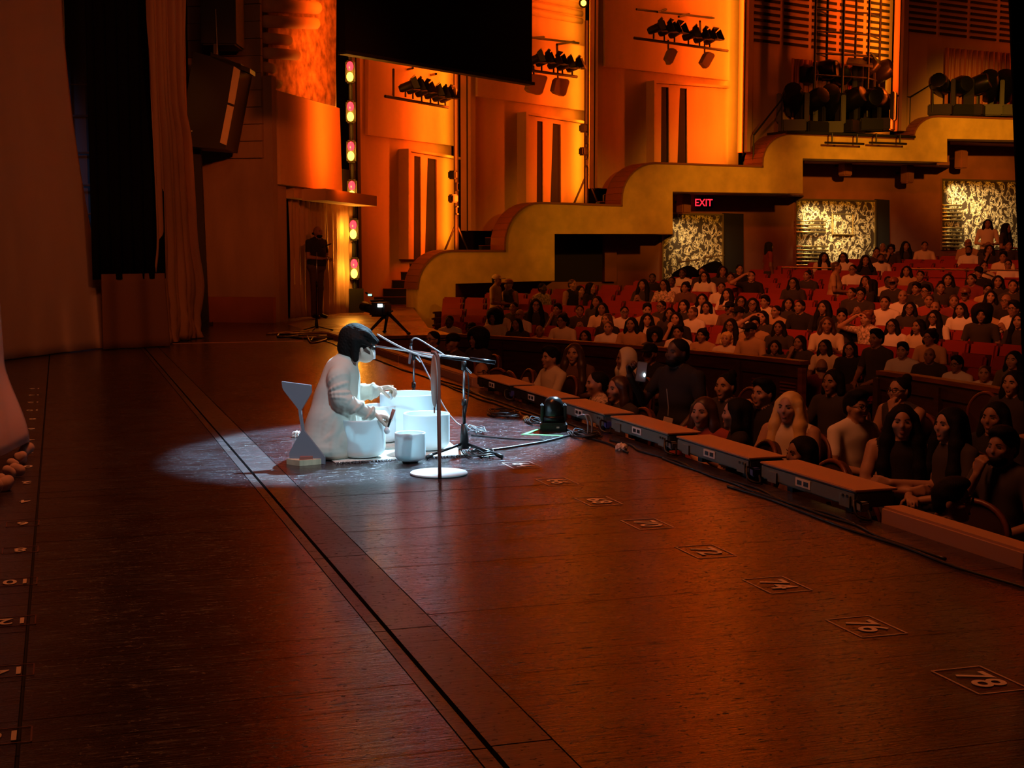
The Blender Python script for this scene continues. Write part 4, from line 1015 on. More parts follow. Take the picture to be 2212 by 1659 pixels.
# bundled hem of the near drape at the left frame edge
def hem(u, v):
    a = F(-150, 1100); b = F(64, 985); base = a.lerp(b, u); z = 2.4 * (1 - v); d = (base - CAM).dot(FW)
    k = sm((0.5 - z) / 0.5); nar = D(-90 + 92 * u - z * 12, HZ, d + 0.25); p = Vector((nar.x, nar.y, 0)).lerp(Vector((base.x, base.y, 0)), k)
    return Vector((p.x, p.y, 0.10 + z)) + FH * (0.03 * math.sin(u * 12) + 0.03 * k * math.sin(u * 30))
M['pinkcloth'] = mat('pale_drape_hem', (0.66, 0.45, 0.38), 0.9)
cloth('drape_hem', hem, 40, 40, M['pinkcloth'], 'pale drape bottom at the left frame edge, near the camera')
t = thing('tassel_trim', 'lumpy knotted pale trim lying under the near drape hem', 'trim', F(20, 1040))
random.seed(11)
for i, (px, py, r) in enumerate(((48, 955, 0.045), (56, 976, 0.05), (44, 992, 0.045), (30, 1005, 0.04), (36, 1018, 0.045), (18, 1024, 0.045), (4, 1036, 0.04), (10, 1048, 0.05), (-12, 1060, 0.05))):
    p = F(px, py + 12); s = SDF()
    for q in range(5): s.ell((random.uniform(-.4, .4) * r, random.uniform(-.4, .4) * r, r * 0.7 + random.uniform(-.1, .6) * r), (r * random.uniform(.5, .8),) * 3, 0, 0.012)
    me = s.mesh('knot', 0.009); me.materials.append(M['pinkcloth']); o = link_mesh('knot', me, t); o.location = p - wloc(t)
# dark drape hanging at the right frame edge, near the camera
def rb(u, v):
    z = 5.2 * (1 - v); base = 2258 - 0.072 * (z - 0.0) * 613
    p = D(base + 170 * u, HZ, 5.0 + 0.15 * u); return Vector((p.x, p.y, max(z, 0.01))) + FH * 0.03 * math.sin(u * 14)
cloth('side_drape', rb, 30, 20, M['blackcloth'], 'black drape at the right frame edge, close to the camera')
# rigging ladder glimpsed behind the tan drape
lp = lambda px, py: D(px, py, 27.0)
t = thing('rigging_ladder', 'steel rigging ladder in blue light glimpsed right of the tan drape', 'ladder', Vector((lp(175, HZ).x, lp(175, HZ).y, 0)))
for x in (150, 206): a = lp(x, HZ); build(MB().tube([(a.x, a.y, 0), (a.x, a.y, 8)], 0.03, 8), 'rail', M['cablegrey'], t)
for y in (55, 125, 182, 250, 330, 400, 462):
    build(MB().tube([lp(148, y), lp(208, y)], 0.022, 6), 'rung', M['steel'], t)
bp_ = [lp(150, HZ), lp(206, HZ)]
build(MB().prism([(bp_[0].x, bp_[0].y + 0.3, 0), (bp_[1].x, bp_[1].y + 0.3, 0), (bp_[1].x, bp_[1].y + 0.3, 8), (bp_[0].x, bp_[0].y + 0.3, 8)], (0, 0.05, 0)), 'back_board', mat('slate_board', (0.10, 0.12, 0.15), 0.6), t)

# ================================================================ HUNG LOUDSPEAKERS
def facing(px, py, d): return D(px, py, d)
sd1 = 24.0
t = thing('hung_loudspeaker', 'large black hung loudspeaker with an amber-lit front, beside the amber drape', 'loudspeaker', D(470, 320, sd1))
S_ = lambda px, py, w=0: D(px, py, sd1 + w)
build(MB().prism([S_(418, 112), S_(521, 138), S_(486, 322), S_(404, 316), S_(404, 200)], FH * 1.1), 'cabinet', M['black'], t)
M['spkgrille'] = mat('speaker_grille', (0.62, 0.50, 0.32), 0.6)
build(MB().prism([S_(505, 143, -0.03), S_(519, 152, -0.03), S_(506, 226, -0.03), S_(492, 221, -0.03)], FH * 0.02), 'grille', M['spkgrille'], t)
build(MB().prism([S_(491, 226, -0.03), S_(505, 231, -0.03), S_(489, 314, -0.03), S_(475, 308, -0.03)], FH * 0.02), 'grille', M['spkgrille'], t)
build(MB().prism([S_(455, 112), S_(540, 148), S_(540, 158), S_(455, 124)], FH * 0.5), 'fly_bar', M['black'], t)
build(MB().tube([S_(464, 118), S_(464, 95)], 0.03, 8), 'shackle', M['steel'], t)
build(MB().tube([S_(470, 118), S_(466, 20)], 0.012, 6), 'chain', M['steel'], t)
build(MB().ell(S_(414, 283, -0.01), (0.012, 0.012, 0.012)), 'rivet', M['cablewhite'], t)
t = thing('hung_loudspeaker', 'upper black hung loudspeaker above the amber-fronted one', 'loudspeaker', D(470, 100, sd1))
build(MB().bbox((S_(432, 95) + S_(508, -120)) / 2 + FH * 0.4, ((508 - 432) / FPX * sd1, 0.8, 215 / FPX * sd1), 0.03, rz=-YAW), 'cabinet', M['black'], t)
build(MB().bbox(S_(470, 97, 0.4), (0.42, 0.5, 0.1), 0.02, rz=-YAW), 'fly_frame', M['black'], t)
# the dark drape or masking beneath them
t = thing('masking_flat', 'black upright masking flat under the hung loudspeaker', 'flat', F(428, 722))
build(MB().prism([D(412, 322, 24.6), D(433, 322, 24.6), D(450, 703, 24.6), D(424, 704, 24.6)], FH * 0.1), 'panel', M['black'], t)
build(MB().prism([D(424, 699, 24.5), D(450, 698, 24.5), D(450, 705, 24.5), D(424, 706, 24.5)], FH * 0.4), 'foot', M['black'], t)

# ================================================================ HANGING BLACK BORDER
hp = Plane(ground(737, 20.2), ground(1136, 24.0))
t = thing('hanging_screen', 'large black hanging screen at the top, its lower edge slanting', 'screen', hp.at(936, 150))
zb = hp.at(737, 114).z
build(vslab(hp, 737, 1136, zb, zb + 3.0, 0.12), 'panel', M['blackcloth'], t)
build(vslab(hp, 735, 1138, zb - 0.03, zb + 0.02, 0.16, -0.02), 'bottom_batten', M['black'], t)

# ================================================================ LIGHT TOWER WITH RED AND AMBER LENSES
td = 29.6
t = thing('light_tower', 'slim black vertical pole carrying the red and amber lamps', 'pole', Vector((*D(766, HZ, td).xy, 0)))
b0 = D(766, HZ, td); tt = D(755, 60, td)
build(MB().tube([(b0.x, b0.y, 0.0), tt], 0.045, 10), 'pole', M['black'], t)
build(MB().box((b0.x, b0.y, 0.25), (0.3, 0.3, 0.5)), 'base', M['black'], t)
o6 = ('topmost', 'second', 'third', 'fourth', 'fifth', 'lowest')
for i, (x, yr, ya) in enumerate(((756, 143, 166), (757, 230, 252), (758, 316, 337), (760, 401, 422), (763, 486, 506), (765, 570, 591))):
    c = D(x, (yr + ya) / 2, td - 0.12)
    t = thing('twin_lamp', '%s pair of glowing red and amber lamps on the slim pole' % o6[i], 'stage light', c, 'red and amber lamps on the pole')
    build(MB().bbox(c + FH * 0.1, (0.20, 0.16, 0.46), 0.03, rz=-YAW), 'housing', M['black'], t)
    for y, nm, m_ in ((yr, 'red_lens', M['redlens']), (ya, 'amber_lens', M['amberlens'])):
        build(MB().ell(D(x, y, td - 0.13), (0.072, 0.05, 0.098), 18, 10), nm, m_, t, smooth=True)
    p = c - FH * 0.35
    light('amber_glow', 'POINT', p, (0, 0, 0), 24, (1.0, 0.36, 0.03), 0.08)
# ================================================================ LIGHT BARS ON THE BAYS
def fixture(name, lab, p, aim, sc, group, kind=0):
    t = thing(name, lab, 'stage light', p, group)
    v = Vector(aim).normalized(); e = p + Z * 0.24 * sc
    R_ = v.to_track_quat('Z', 'Y').to_matrix()
    build(MB().lathe([(0.07 * sc, -0.16 * sc), (0.10 * sc, -0.10 * sc), (0.11 * sc, 0.14 * sc), (0.125 * sc, 0.15 * sc), (0.125 * sc, 0.17 * sc)], e, 14, R_), 'can', M['black'], t, smooth=True, angle=40)
    fl = MB(); x_, y_ = R_ @ Vector((1, 0, 0)), R_ @ Vector((0, 1, 0)); f0 = e + v * 0.17 * sc
    for sd, a, b in ((1, x_, y_), (-1, x_, y_), (1, y_, x_), (-1, y_, x_)):
        c = f0 + a * 0.13 * sc * sd; fl.prism([c - b * 0.12 * sc, c + b * 0.12 * sc, c + b * 0.15 * sc + v * 0.14 * sc + a * 0.05 * sd, c - b * 0.15 * sc + v * 0.14 * sc + a * 0.05 * sd], a * 0.006)
    build(fl, 'barn_doors', M['black'], t)
    build(MB().tube([p, p + Z * 0.12 * sc, e - Z * 0.10 * sc], 0.022 * sc, 6), 'yoke', M['black'], t)
    return t
def bar(k, pts, lamps, lab, ll, off, arms=(), panels=()):
    pl = BP[k]; q = [pl.at(x, y, off) for x, y in pts]
    t = thing('light_bar', lab, 'light bar', q[0], 'pipe bars on the wall bays')
    build(MB().tube([q[0], q[-1]], 0.035, 8), 'pipe', M['black'], t)
    for a, b in arms: build(MB().tube([pl.at(*a, off), pl.at(*b, 0.1)], 0.028, 6), 'arm', M['black'], t)
    words = ('first', 'second', 'third', 'fourth', 'fifth', 'sixth', 'seventh')
    for i, (x, y) in enumerate(lamps):
        fixture('stage_lamp', '%s small black lamp from the left on the %s' % (words[i], ll), pl.at(x, y, off), (pl.u * (0.6 - 0.2 * (i % 3)) + pl.n * 0.7 + Z * 0.35), 0.95, 'lamps on the ' + ll)
    for i, (x0, y0, x1, y1, sk) in enumerate(panels):
        o = (off if isinstance(off, float) else 1.0)
        t = thing('acoustic_panel', '%s rounded square panel hung below the %s' % (('left', 'right')[i], ll), 'panel', pl.at((x0 + x1) / 2, y1, o), 'rounded panels below the light bars')
        pp = [pl.at(x, y, o + 0.1) for x, y in ((x0 + sk + 6, y0), (x1 - 4, y0 + 3), (x1, y0 + 8), (x1 - sk - 3, y1 - 4), (x1 - sk - 8, y1), (x0 + 5, y1 - 6), (x0, y1 - 12), (x0 + sk, y0 + 5))]
        build(MB().prism(pp, pl.n * 0.06 + pl.u * 0.08), 'panel', M['plaster'], t)
        build(MB().tube([pl.at((x0 + x1) / 2, y0 - 18, o), pl.at((x0 + x1) / 2, (y0 + y1) / 2, o)], 0.02, 6), 'bracket', M['black'], t)
bar(0, ((832, 208), (968, 232)), ((876, 210), (892, 214), (911, 220), (930, 225), (947, 230), (962, 232)), 'pipe bar with six small lamps on the first wall bay', 'first bay bar', 0.9, (((850, 150), (850, 210)), ((892, 147), (880, 150)), ((942, 160), (930, 162))))
bar(1, ((1130, 150), (1246, 166)), ((1150, 152), (1170, 154), (1196, 159), (1215, 163), (1236, 166)), 'pipe bar with five small lamps on the second wall bay', 'second bay bar', 0.9, (((1203, 96), (1205, 150)), ((1120, 78), (1250, 93)), ((1140, 82), (1175, 80)), ((1203, 96), (1240, 90))), ((1132, 160, 1174, 205, 8), (1188, 168, 1222, 208, 5)))
bar(2, ((1370, 82), (1572, 110)), ((1412, 84), (1435, 88), (1457, 92), (1487, 98), (1511, 103), (1533, 106)), 'pipe bar with six small lamps on the third wall bay', 'third bay bar', 0.9, (((1512, 46), (1514, 85)), ((1375, 20), (1550, 40)), ((1420, 26), (1440, 20)), ((1466, 36), (1490, 30))), ((1432, 104, 1455, 140, 8), (1508, 112, 1536, 148, 10)))
# single lamp high in the second gap
p = ground(1258, 36.0); p.z = BP[1].at(1250, 14).z
t = thing('amber_lamp', 'single bright amber lamp high on the second bay edge', 'stage light', p)
build(MB().lathe([(0.06, -0.12), (0.10, -0.05), (0.12, 0.10)], p, 14, (CAM - p).normalized().to_track_quat('Z', 'Y').to_matrix()), 'can', M['black'], t, smooth=True)
build(MB().ell(p + (CAM - p).normalized() * 0.08, (0.075, 0.075, 0.075)), 'lens', M['amberlens'], t, smooth=True)
# stands with rigging in the gaps
for x0, y0, x1, y1, d, lab in ((990, 400, 986, 545, 34.2, 'black lighting stand with splayed legs on the first stair landing'), (1270, 330, 1266, 440, 35.3, 'black lighting stand in the second gap')):
    a = D(x0, y0, d); b = D(x1, y1, d)
    t = thing('lighting_stand', lab, 'stand', b, 'lighting stands on the stair landings')
    build(MB().tube([Vector((b.x, b.y, b.z)), Vector((b.x, b.y, a.z + 3.2))], 0.06, 8), 'mast', M['black'], t)
    for s_ in (-1, 1): build(MB().tube([Vector((b.x, b.y, b.z + 0.7)), b + RV * 0.3 * s_], 0.025, 6), 'leg', M['black'], t)
    for i in range(4):
        c = Vector((b.x, b.y, b.z + 1.0 + 0.28 * i)); build(MB().bbox(c + RV * 0.07 * (-1) ** i - FH * 0.1, (0.2, 0.2, 0.2), 0.03, rz=0.3 * i), 'lamp', M['black'], t)

# ================================================================ LIGHTING GEAR ON THE UPPER LANDINGS
def mover(lab, p, rz, tilt, sc, group):
    t = thing('moving_light', lab, 'stage light', p, group)
    X_ = Vector((math.cos(rz), math.sin(rz), 0))
    build(MB().bbox(p + Z * 0.09 * sc, (0.40 * sc, 0.40 * sc, 0.18 * sc), 0.03, rz=rz), 'base', M['black'], t)
    for s_ in (-1, 1): build(MB().bbox(p + X_ * 0.20 * sc * s_ + Z * 0.36 * sc, (0.07 * sc, 0.16 * sc, 0.42 * sc), 0.02, rz=rz), 'yoke_arm', M['black'], t)
    v = (X_.cross(Z) * math.cos(tilt) + Z * math.sin(tilt)).normalized(); R_ = v.to_track_quat('Z', 'Y').to_matrix(); e = p + Z * 0.46 * sc
    build(MB().lathe([(0.09 * sc, -0.26 * sc), (0.14 * sc, -0.20 * sc), (0.15 * sc, 0.18 * sc), (0.12 * sc, 0.28 * sc), (0.10 * sc, 0.285 * sc)], e, 14, R_), 'head', M['blackmetal'], t, smooth=True, angle=40)
GP = PP.off(-0.9)
random.seed(21)
w_ = ('first', 'second', 'third', 'fourth', 'fifth', 'sixth', 'seventh', 'eighth')
for row, (xs, ys, lab) in enumerate((((1712, 1750, 1790, 1830, 1868, 1900), 287, 'in the front row of the fourth landing heap'), ((1728, 1770, 1815, 1858, 1890), 240, 'in the upper row of the fourth landing heap'))):
    for i, x in enumerate(xs):
        p = GP.at(x, ys + 4 * math.sin(i), 0.3 - 0.5 * row)
        if row == 1: p.z = GP.at(x, 232 - 8 * (i % 2), -0.5).z
        mover('%s black moving light from left %s' % (w_[i], lab), p, random.uniform(-0.8, 0.8), random.uniform(-0.2, 0.9), 1.75, 'lighting gear on the fourth landing')
for i, (x, y, sx, sz) in enumerate(((1845, 238, 0.95, 0.8), (1730, 282, 0.6, 0.9), (1800, 282, 1.6, 0.7), (1880, 280, 0.8, 0.6))):
    p = GP.at(x, y, -0.75 + 0.1 * i); t = thing('road_case', '%s black road case behind the moving lights of the fourth landing' % ('tallest', 'leftmost', 'widest', 'rightmost')[i], 'case', p, 'black cases on the fourth landing')
    build(MB().bbox(p + Z * sz / 2, (sx, 0.6, sz), 0.03, rz=0.15), 'case_body', M['black'], t)
    build(MB().bbox(p + Z * (sz - 0.03), (sx + 0.02, 0.62, 0.05), 0.01, rz=0.15), 'case_lid', M['blackmetal'], t)
for i, x in enumerate((2030, 2064, 2098, 2134, 2168)):
    p = GP.at(x, 252, 0.4); mover('%s black moving light from left on the topmost landing' % w_[i], p, random.uniform(-0.8, 0.8), random.uniform(0, 0.9), 1.7, 'lighting gear on the topmost landing')
# platform edge and its hung bars below
a, b = PP.at(1700, 289, 0.1), PP.at(1978, 300, 0.1); z = a.z + 0.02
t = thing('gear_platform', 'black platform edge with hanging bars over the fourth gold step', 'platform', (a.x, a.y, z))
build(MB().prism([(a.x, a.y, z), (b.x, b.y, z), (b.x, b.y, z + 0.06), (a.x, a.y, z + 0.06)], PP.n * -1.6), 'deck', M['black'], t)
for x0, x1 in ((1782, 1866), (1878, 1958)):
    p, q = PP.at(x0, 308, 0.25), PP.at(x1, 315, 0.25); q.z = p.z
    build(MB().tube([p, q], 0.03, 6), 'hung_bar', M['black'], t)
    for u in (0.18, 0.82):
        c = p.lerp(q, u); build(MB().tube([c, c + Z * 0.24], 0.022, 6), 'drop_arm', M['black'], t)
# tubular tower above the gear
t = thing('pipe_tower', 'black tubular scaffold tower rising in front of the slatted grille', 'scaffold', GP.at(1820, 260, -1.0))
cols_ = [GP.at(x, HZ, o) for x, o in ((1752, 0.35), (1777, -0.15), (1812, 0.35), (1838, -0.15), (1866, 0.35), (1890, -0.15))]
zb = GP.at(1800, 180, -1.0).z - 1.0
for c in cols_: build(MB().tube([(c.x, c.y, zb), (c.x, c.y, zb + 6)], 0.032, 8), 'upright', M['black'], t)
for j in range(6):
    zz = zb + 1.0 + 0.55 * j
    for i0, i1 in ((0, 2), (2, 4), (1, 3), (3, 5), (0, 1), (4, 5)):
        p, q = cols_[i0], cols_[i1]; build(MB().tube([(p.x, p.y, zz + 0.1 * (i0 % 2)), (q.x, q.y, zz + 0.1 * (i0 % 2))], 0.022, 6), 'ledger', M['black'], t)
c = GP.at(1862, 134, -1.0); build(MB().prism([GP.at(1828, 140, 0.4), GP.at(1886, 146, 0.4), GP.at(1880, 131, -0.2), GP.at(1832, 129, -0.2)], (0, 0, 0.06)), 'shelf', M['black'], t)
# handrails on the stair
for lab, q in (('thin black handrail rising left of the fourth landing heap', ((1628, 292), (1690, 213), (1690, 285))), ('thin black handrail between the fourth and topmost landings', ((1925, 205), (1966, 210), (2015, 180), (2015, 235)))):
    t = thing('handrail', lab, 'handrail', GP.at(*q[-1], 0.5), 'thin handrails on the stair')
    build(MB().tube([GP.at(x, y, 0.5) for x, y in q], 0.025, 6), 'rail', M['black'], t)
    for x, y in q[:-1]:
        p = GP.at(x, y, 0.5); build(MB().tube([p, p - Z * 0.75], 0.02, 6), 'post', M['black'], t)

# ================================================================ VIDEO CAMERA ON TRIPOD
tf = F(838, 722); td_ = (tf - CAM).dot(FW)
t = thing('video_camera', 'black video camera on a tripod, small screen and green light glowing', 'video camera', tf)
Q = lambda px, py, w=0: D(px, py, td_ + w)
build(MB().bbox(Q(822, 668), (0.24, 0.45, 0.22), 0.03, rz=-0.5), 'camera_body', M['black'], t)
build(MB().tube([Q(806, 668, 0.25), Q(786, 662, 0.5)], [0.07, 0.085], 14), 'lens_barrel', M['black'], t, smooth=True)
build(MB().tube([Q(815, 656), Q(800, 650), Q(828, 648)], 0.018, 6), 'top_handle', M['black'], t)
build(MB().tube([Q(790, 632, 0.2), Q(804, 640, 0.1)], 0.015, 6), 'antenna', M['black'], t)
build(MB().box(Q(821, 660, -0.25), (0.075, 0.02, 0.05), rz=-0.3), 'screen', M['screenlit'], t)
build(MB().box(Q(799, 637, 0), (0.06, 0.03, 0.03), rz=-0.3), 'status_lamp', M['ledgreen'], t)
build(MB().tube([Q(838, 676, -0.1), Q(848, 672, -0.4)], 0.012, 6), 'pan_handle', M['black'], t)
hub = tf + Z * 0.34
build(MB().tube([hub - Z * 0.05, Q(822, 676)], [0.07, 0.05], 12), 'head', M['black'], t)
for a_ in (-0.7, 1.5, 3.4):
    e = tf + Vector((math.cos(a_), math.sin(a_), 0)) * 0.36
    lg = build(MB().tube([hub, e + Z * 0.02], [0.03, 0.02], 8), 'leg', M['black'], t); build(MB().ell(e + Z * 0.022, (0.035, 0.035, 0.022)), 'foot', M['black'], lg)
# wooden rail end and low step beside the far apron are part of the pit rail below

# covered equipment before the first mural, and rails of the cross aisle
for i, (px, py, w_px, lab) in enumerate(((1478, 584, 30, 'left black covered equipment heap before the exit-sign mural'), (1532, 574, 34, 'right black covered equipment heap before the exit-sign mural'))):
    p = RW.at(px, py, 1.6); s = SDF()
    s.ell((0, 0, 0.1), (0.32, 0.25, 0.24), 0, 0.1); s.ell((0.16, 0, 0.18), (0.2, 0.2, 0.22), 0, 0.1); s.cone((-.16, 0, 0), (-.16, 0, -.9), .13, .16, 0, .1); s.cone((.16, 0, 0), (.16, 0, -.9), .13, .16, 0, .1)
    me = s.mesh('cover', 0.05, wob={0: (0.02, 9.0, 1.0 + i)}); me.materials.append(M['blackcloth'])
    t = thing('covered_equipment', lab, 'equipment', (p.x, p.y, p.z - 0.9), 'covered equipment before the mural'); o = link_mesh('cover', me, t); o.location = (0, 0, 0.62)
    build(MB().tube([p + Vector((-0.2, -0.1, 0.2)), p + Vector((0.35, -0.1, 0.26))], 0.02, 6), 'handle', M['cablegrey'], t)
# ================================================================ PIT RAIL
RR = 17.4
def polar(R, a, z): return Vector((CX + R * math.cos(a), CY + R * math.sin(a), z))
def ang_of(px, R):
    """angle of the point of circle R seen in column px"""
    d = ray(px, HZ); dx, dy = d.x, d.y; b = -(dx * CX + dy * CY); c = CX * CX + CY * CY - R * R; A = dx * dx + dy * dy
    t = (-b + math.sqrt(b * b - A * c)) / A; return math.atan2(dy * t - CY, dx * t - CX)
def arcbox(a0, a1, R, th, z0, z1, n=24):
    mb = MB(); 
    def ring(a): return [polar(R, a, z0), polar(R + th, a, z0), polar(R + th, a, z1), polar(R, a, z1)]
    vs = []; fs = []
    for i in range(n + 1): vs += ring(a0 + (a1 - a0) * i / n)
    for i in range(n):
        for j in range(4): fs.append((i * 4 + j, i * 4 + (j + 1) % 4, i * 4 + 4 + (j + 1) % 4, i * 4 + 4 + j))
    fs += [(0, 1, 2, 3), (n * 4 + 3, n * 4 + 2, n * 4 + 1, n * 4)]
    mb.add(vs, fs); return mb
ZR = -0.10
for (pa, pb, lab) in ((958, 1742, 'long curved wooden rail dividing the front chairs from the red seats'), (1908, 2330, 'curved wooden rail right of the aisle gap')):
    a0, a1 = ang_of(pa, RR), ang_of(pb, RR)
    m0 = polar(RR, (a0 + a1) / 2, -1.05); t = thing('pit_rail', lab, 'rail', m0, 'curved wooden pit rail')
    build(arcbox(a0, a1, RR - 0.06, 0.16, ZR - 0.05, ZR), 'cap', M['rail'], t)
    build(arcbox(a0, a1, RR - 0.03, 0.08, ZR - 0.22, ZR - 0.052), 'upper_band', M['raildark'], t)
    build(arcbox(a0, a1, RR, 0.05, -1.05, ZR - 0.222), 'panel', M['raildark'], t)
    nb = max(3, int(abs(a1 - a0) * RR / 1.3))
    for i in range(nb + 1):
        a = a0 + (a1 - a0) * i / nb; c = polar(RR - 0.03, a, -0.62)
        build(MB().box(c, (0.07, 0.09, 0.86), rz=a), 'post', M['rail'] if i == nb else M['raildark'], t)
    if pa < 1000:
        for k in range(3):
            b0 = a1 + (a0 - a1) * (0.02 + 0.075 * k); b1 = a1 + (a0 - a1) * (0.06 + 0.075 * k)
            for i in range(9): build(arcbox(b0, b1, RR - 0.02, 0.03, -0.42 - 0.045 * i, -0.40 - 0.045 * i, 3), 'louvre_slat', M['rail'], t)

# ================================================================ PEOPLE: bodies, hair
BODY = {}; HAIR = {}
def head_parts(s, dz=0.0, dy=0.0):
    o = np.array((0, dy, dz))
    A = lambda *p: np.array(p) + o
    s.cone(A(0, .03, 1.00), A(0, .005, 1.09), .056, .050, 0, .02)
    s.ell(A(0, -.002, 1.160), (.074, .092, .098), 0, .02); s.ell(A(0, -.030, 1.105), (.055, .064, .060), 0, .03)
    s.cone(A(0, -.088, 1.165), A(0, -.102, 1.129), .007, .0098, 0, .012); s.ell(A(0, -.073, 1.058), (.024, .020, .017), 0, .02)
    for q in (-1, 1):
        s.ell(A(.033 * q, -.108, 1.156), (.018, .022, .012), 0, .012, sub=True)
        s.ell(A(.046 * q, -.066, 1.128), (.022, .022, .020), 0, .02)
        s.ell(A(.076 * q, .004, 1.140), (.009, .018, .029), 0, .006)
def body(name, pose, vox=0.013, stand=False, wide=1.0, fing=False):
    """slots: 0 skin 1 top 2 trousers 3 brows and eyes 4 lips 5 upper sleeve 6 lower sleeve"""
    s = SDF(); head_parts(s)
    s.ell((0, .02, .90), (.172 * wide, .108, .125), 1, .06); s.ell((0, .015, .76), (.150 * wide, .110 * wide, .14), 1, .06); s.ell((0, .02, .60), (.165 * wide, .125 * wide, .13), 1, .06)
    s.cone((-.125, .025, .985), (.125, .025, .985), .058, .058, 1, .05); s.cone((-.07, .03, 1.01), (.07, .03, 1.01), .042, .042, 1, .03)
    s.ell((0, .03, .50), (.175 * wide, .135, .10), 2, .04)
    if stand:
        for q in (-1, 1):
            s.cone((.085 * q, .03, .48), (.085 * q, .02, .10), .088, .060, 2, .04); s.cone((.085 * q, .02, .10), (.09 * q, .04, -.34), .060, .042, 2, .03)
            s.cone((.09 * q, .04, -.40), (.10 * q, -.10, -.43), .042, .034, 3, .02); s.cone((.09 * q, .04, -.33), (.09 * q, .04, -.40), .046, .046, 2, .02)
    else:
        for q in (-1, 1):
            s.cone((.09 * q, .0, .51), (.11 * q, -.40, .52), .085, .062, 2, .04); s.cone((.11 * q, -.41, .50), (.11 * q, -.38, .10), .058, .042, 2, .03); s.cone((.11 * q, -.37, .05), (.12 * q, -.52, .035), .042, .032, 3, .02)
    def arm(q, el, wr, hd=None, f=None, n=None, th=None, curl=(.5, .7, .5)):
        sh = np.array((.185 * q * (0.5 + 0.5 * wide), .03, .965)); el = np.array(el, float); wr = np.array(wr, float)
        s.cone(sh, sh + (el - sh) * .62, .057, .050, 5, .03); s.cone(sh + (el - sh) * .55, el, .046, .041, 6, .02); s.cone(el, wr, .041, .027, 6, .02)
        fv = Vector(f if f is not None else (wr - el)); hand(s, Vector(wr) + fv.normalized() * .012, fv, n or (0, 0, 1), th or (-q, 0, 0), curl, 0, 1.0)
    if pose == 'rest': arm(1, (.25, -.03, .70), (.12, -.25, .615)); arm(-1, (-.25, -.03, .70), (-.12, -.25, .615))
    elif pose == 'clasp': arm(1, (.26, -.05, .71), (.06, -.27, .66), f=(-.8, -.5, 0)); arm(-1, (-.26, -.05, .71), (-.05, -.29, .67), f=(.8, -.4, 0))
    elif pose == 'chin': arm(1, (.25, -.03, .70), (.08, -.24, .62)); arm(-1, (-.20, -.20, .68), (-.06, -.165, .985), f=(.2, .15, 1), n=(0, -1, 0), th=(-1, 0, 0), curl=(.9, 1.2, .8))
    elif pose == 'chinL': arm(-1, (-.25, -.03, .70), (-.08, -.24, .62)); arm(1, (.20, -.20, .68), (.06, -.165, .985), f=(-.2, .15, 1), n=(0, -1, 0), th=(1, 0, 0), curl=(.9, 1.2, .8))
    elif pose == 'phone': arm(1, (.23, -.12, .70), (.06, -.30, .84), f=(-.3, -.3, .7), n=(.6, -.6, 0), curl=(.7, 1., .6)); arm(-1, (-.23, -.12, .70), (-.06, -.30, .82), f=(.3, -.3, .7), n=(-.6, -.6, 0), curl=(.7, 1., .6))
    elif pose == 'head': arm(1, (.25, -.03, .70), (.10, -.25, .62)); arm(-1, (-.40, -.12, 1.02), (-.14, -.07, 1.19), f=(1, .1, .4), n=(-.2, -.2, 1), th=(0, -1, 0), curl=(.4, .5, .4))
    elif pose == 'cross': arm(1, (.25, -.08, .72), (-.06, -.17, .75), f=(-1, .05, .1), n=(0, -1, .2)); arm(-1, (-.25, -.08, .70), (.06, -.19, .70), f=(1, 0, .1), n=(0, -1, .2))
    elif pose == 'hold': arm(1, (.26, .02, .68), (.15, -.17, .66), f=(-.6, -.7, .1)); arm(-1, (-.26, .0, .69), (-.10, -.21, .66), f=(.6, -.7, .1))
    elif pose == 'side': arm(1, (.26, .04, .68), (.25, -.03, .44), f=(0, -.1, -1), n=(1, 0, 0), th=(0, -1, 0)); arm(-1, (-.26, .04, .68), (-.25, -.03, .44), f=(0, -.1, -1), n=(-1, 0, 0), th=(0, -1, 0))
    elif pose == 'lift': arm(1, (.27, .0, .72), (.24, -.20, .56), f=(0, -1, -.5)); arm(-1, (-.29, -.10, .74), (-.24, -.30, .96), f=(.1, -.2, 1), n=(-1, -.2, 0), th=(0, 1, 0), curl=(.9, 1.2, .7))
    me = s.mesh(name, vox)
    for _ in range(7): me.materials.append(SK['mid'])
    BODY[name] = me; return me
for nm, ps, kw in (('rest', 'rest', {}), ('clasp', 'clasp', {}), ('chin', 'chin', {}), ('chinL', 'chinL', {}), ('phone', 'phone', {}), ('head', 'head', {}), ('cross', 'cross', {}), ('wide', 'rest', dict(wide=1.25)),
                   ('stand', 'hold', dict(stand=True)), ('standside', 'side', dict(stand=True)), ('standwide', 'hold', dict(stand=True, wide=1.3)),
                   ):
    body(nm, ps, 0.014, **kw)
for nm, ps, kw in (('f_rest', 'clasp', {}), ('f_chin', 'chin', {}), ('f_chinL', 'chinL', {}), ('f_phone', 'phone', {}), ('f_cross', 'cross', {}), ('f_lift', 'lift', dict(stand=True, wide=1.25))):
    body(nm, ps, 0.0095, **kw)
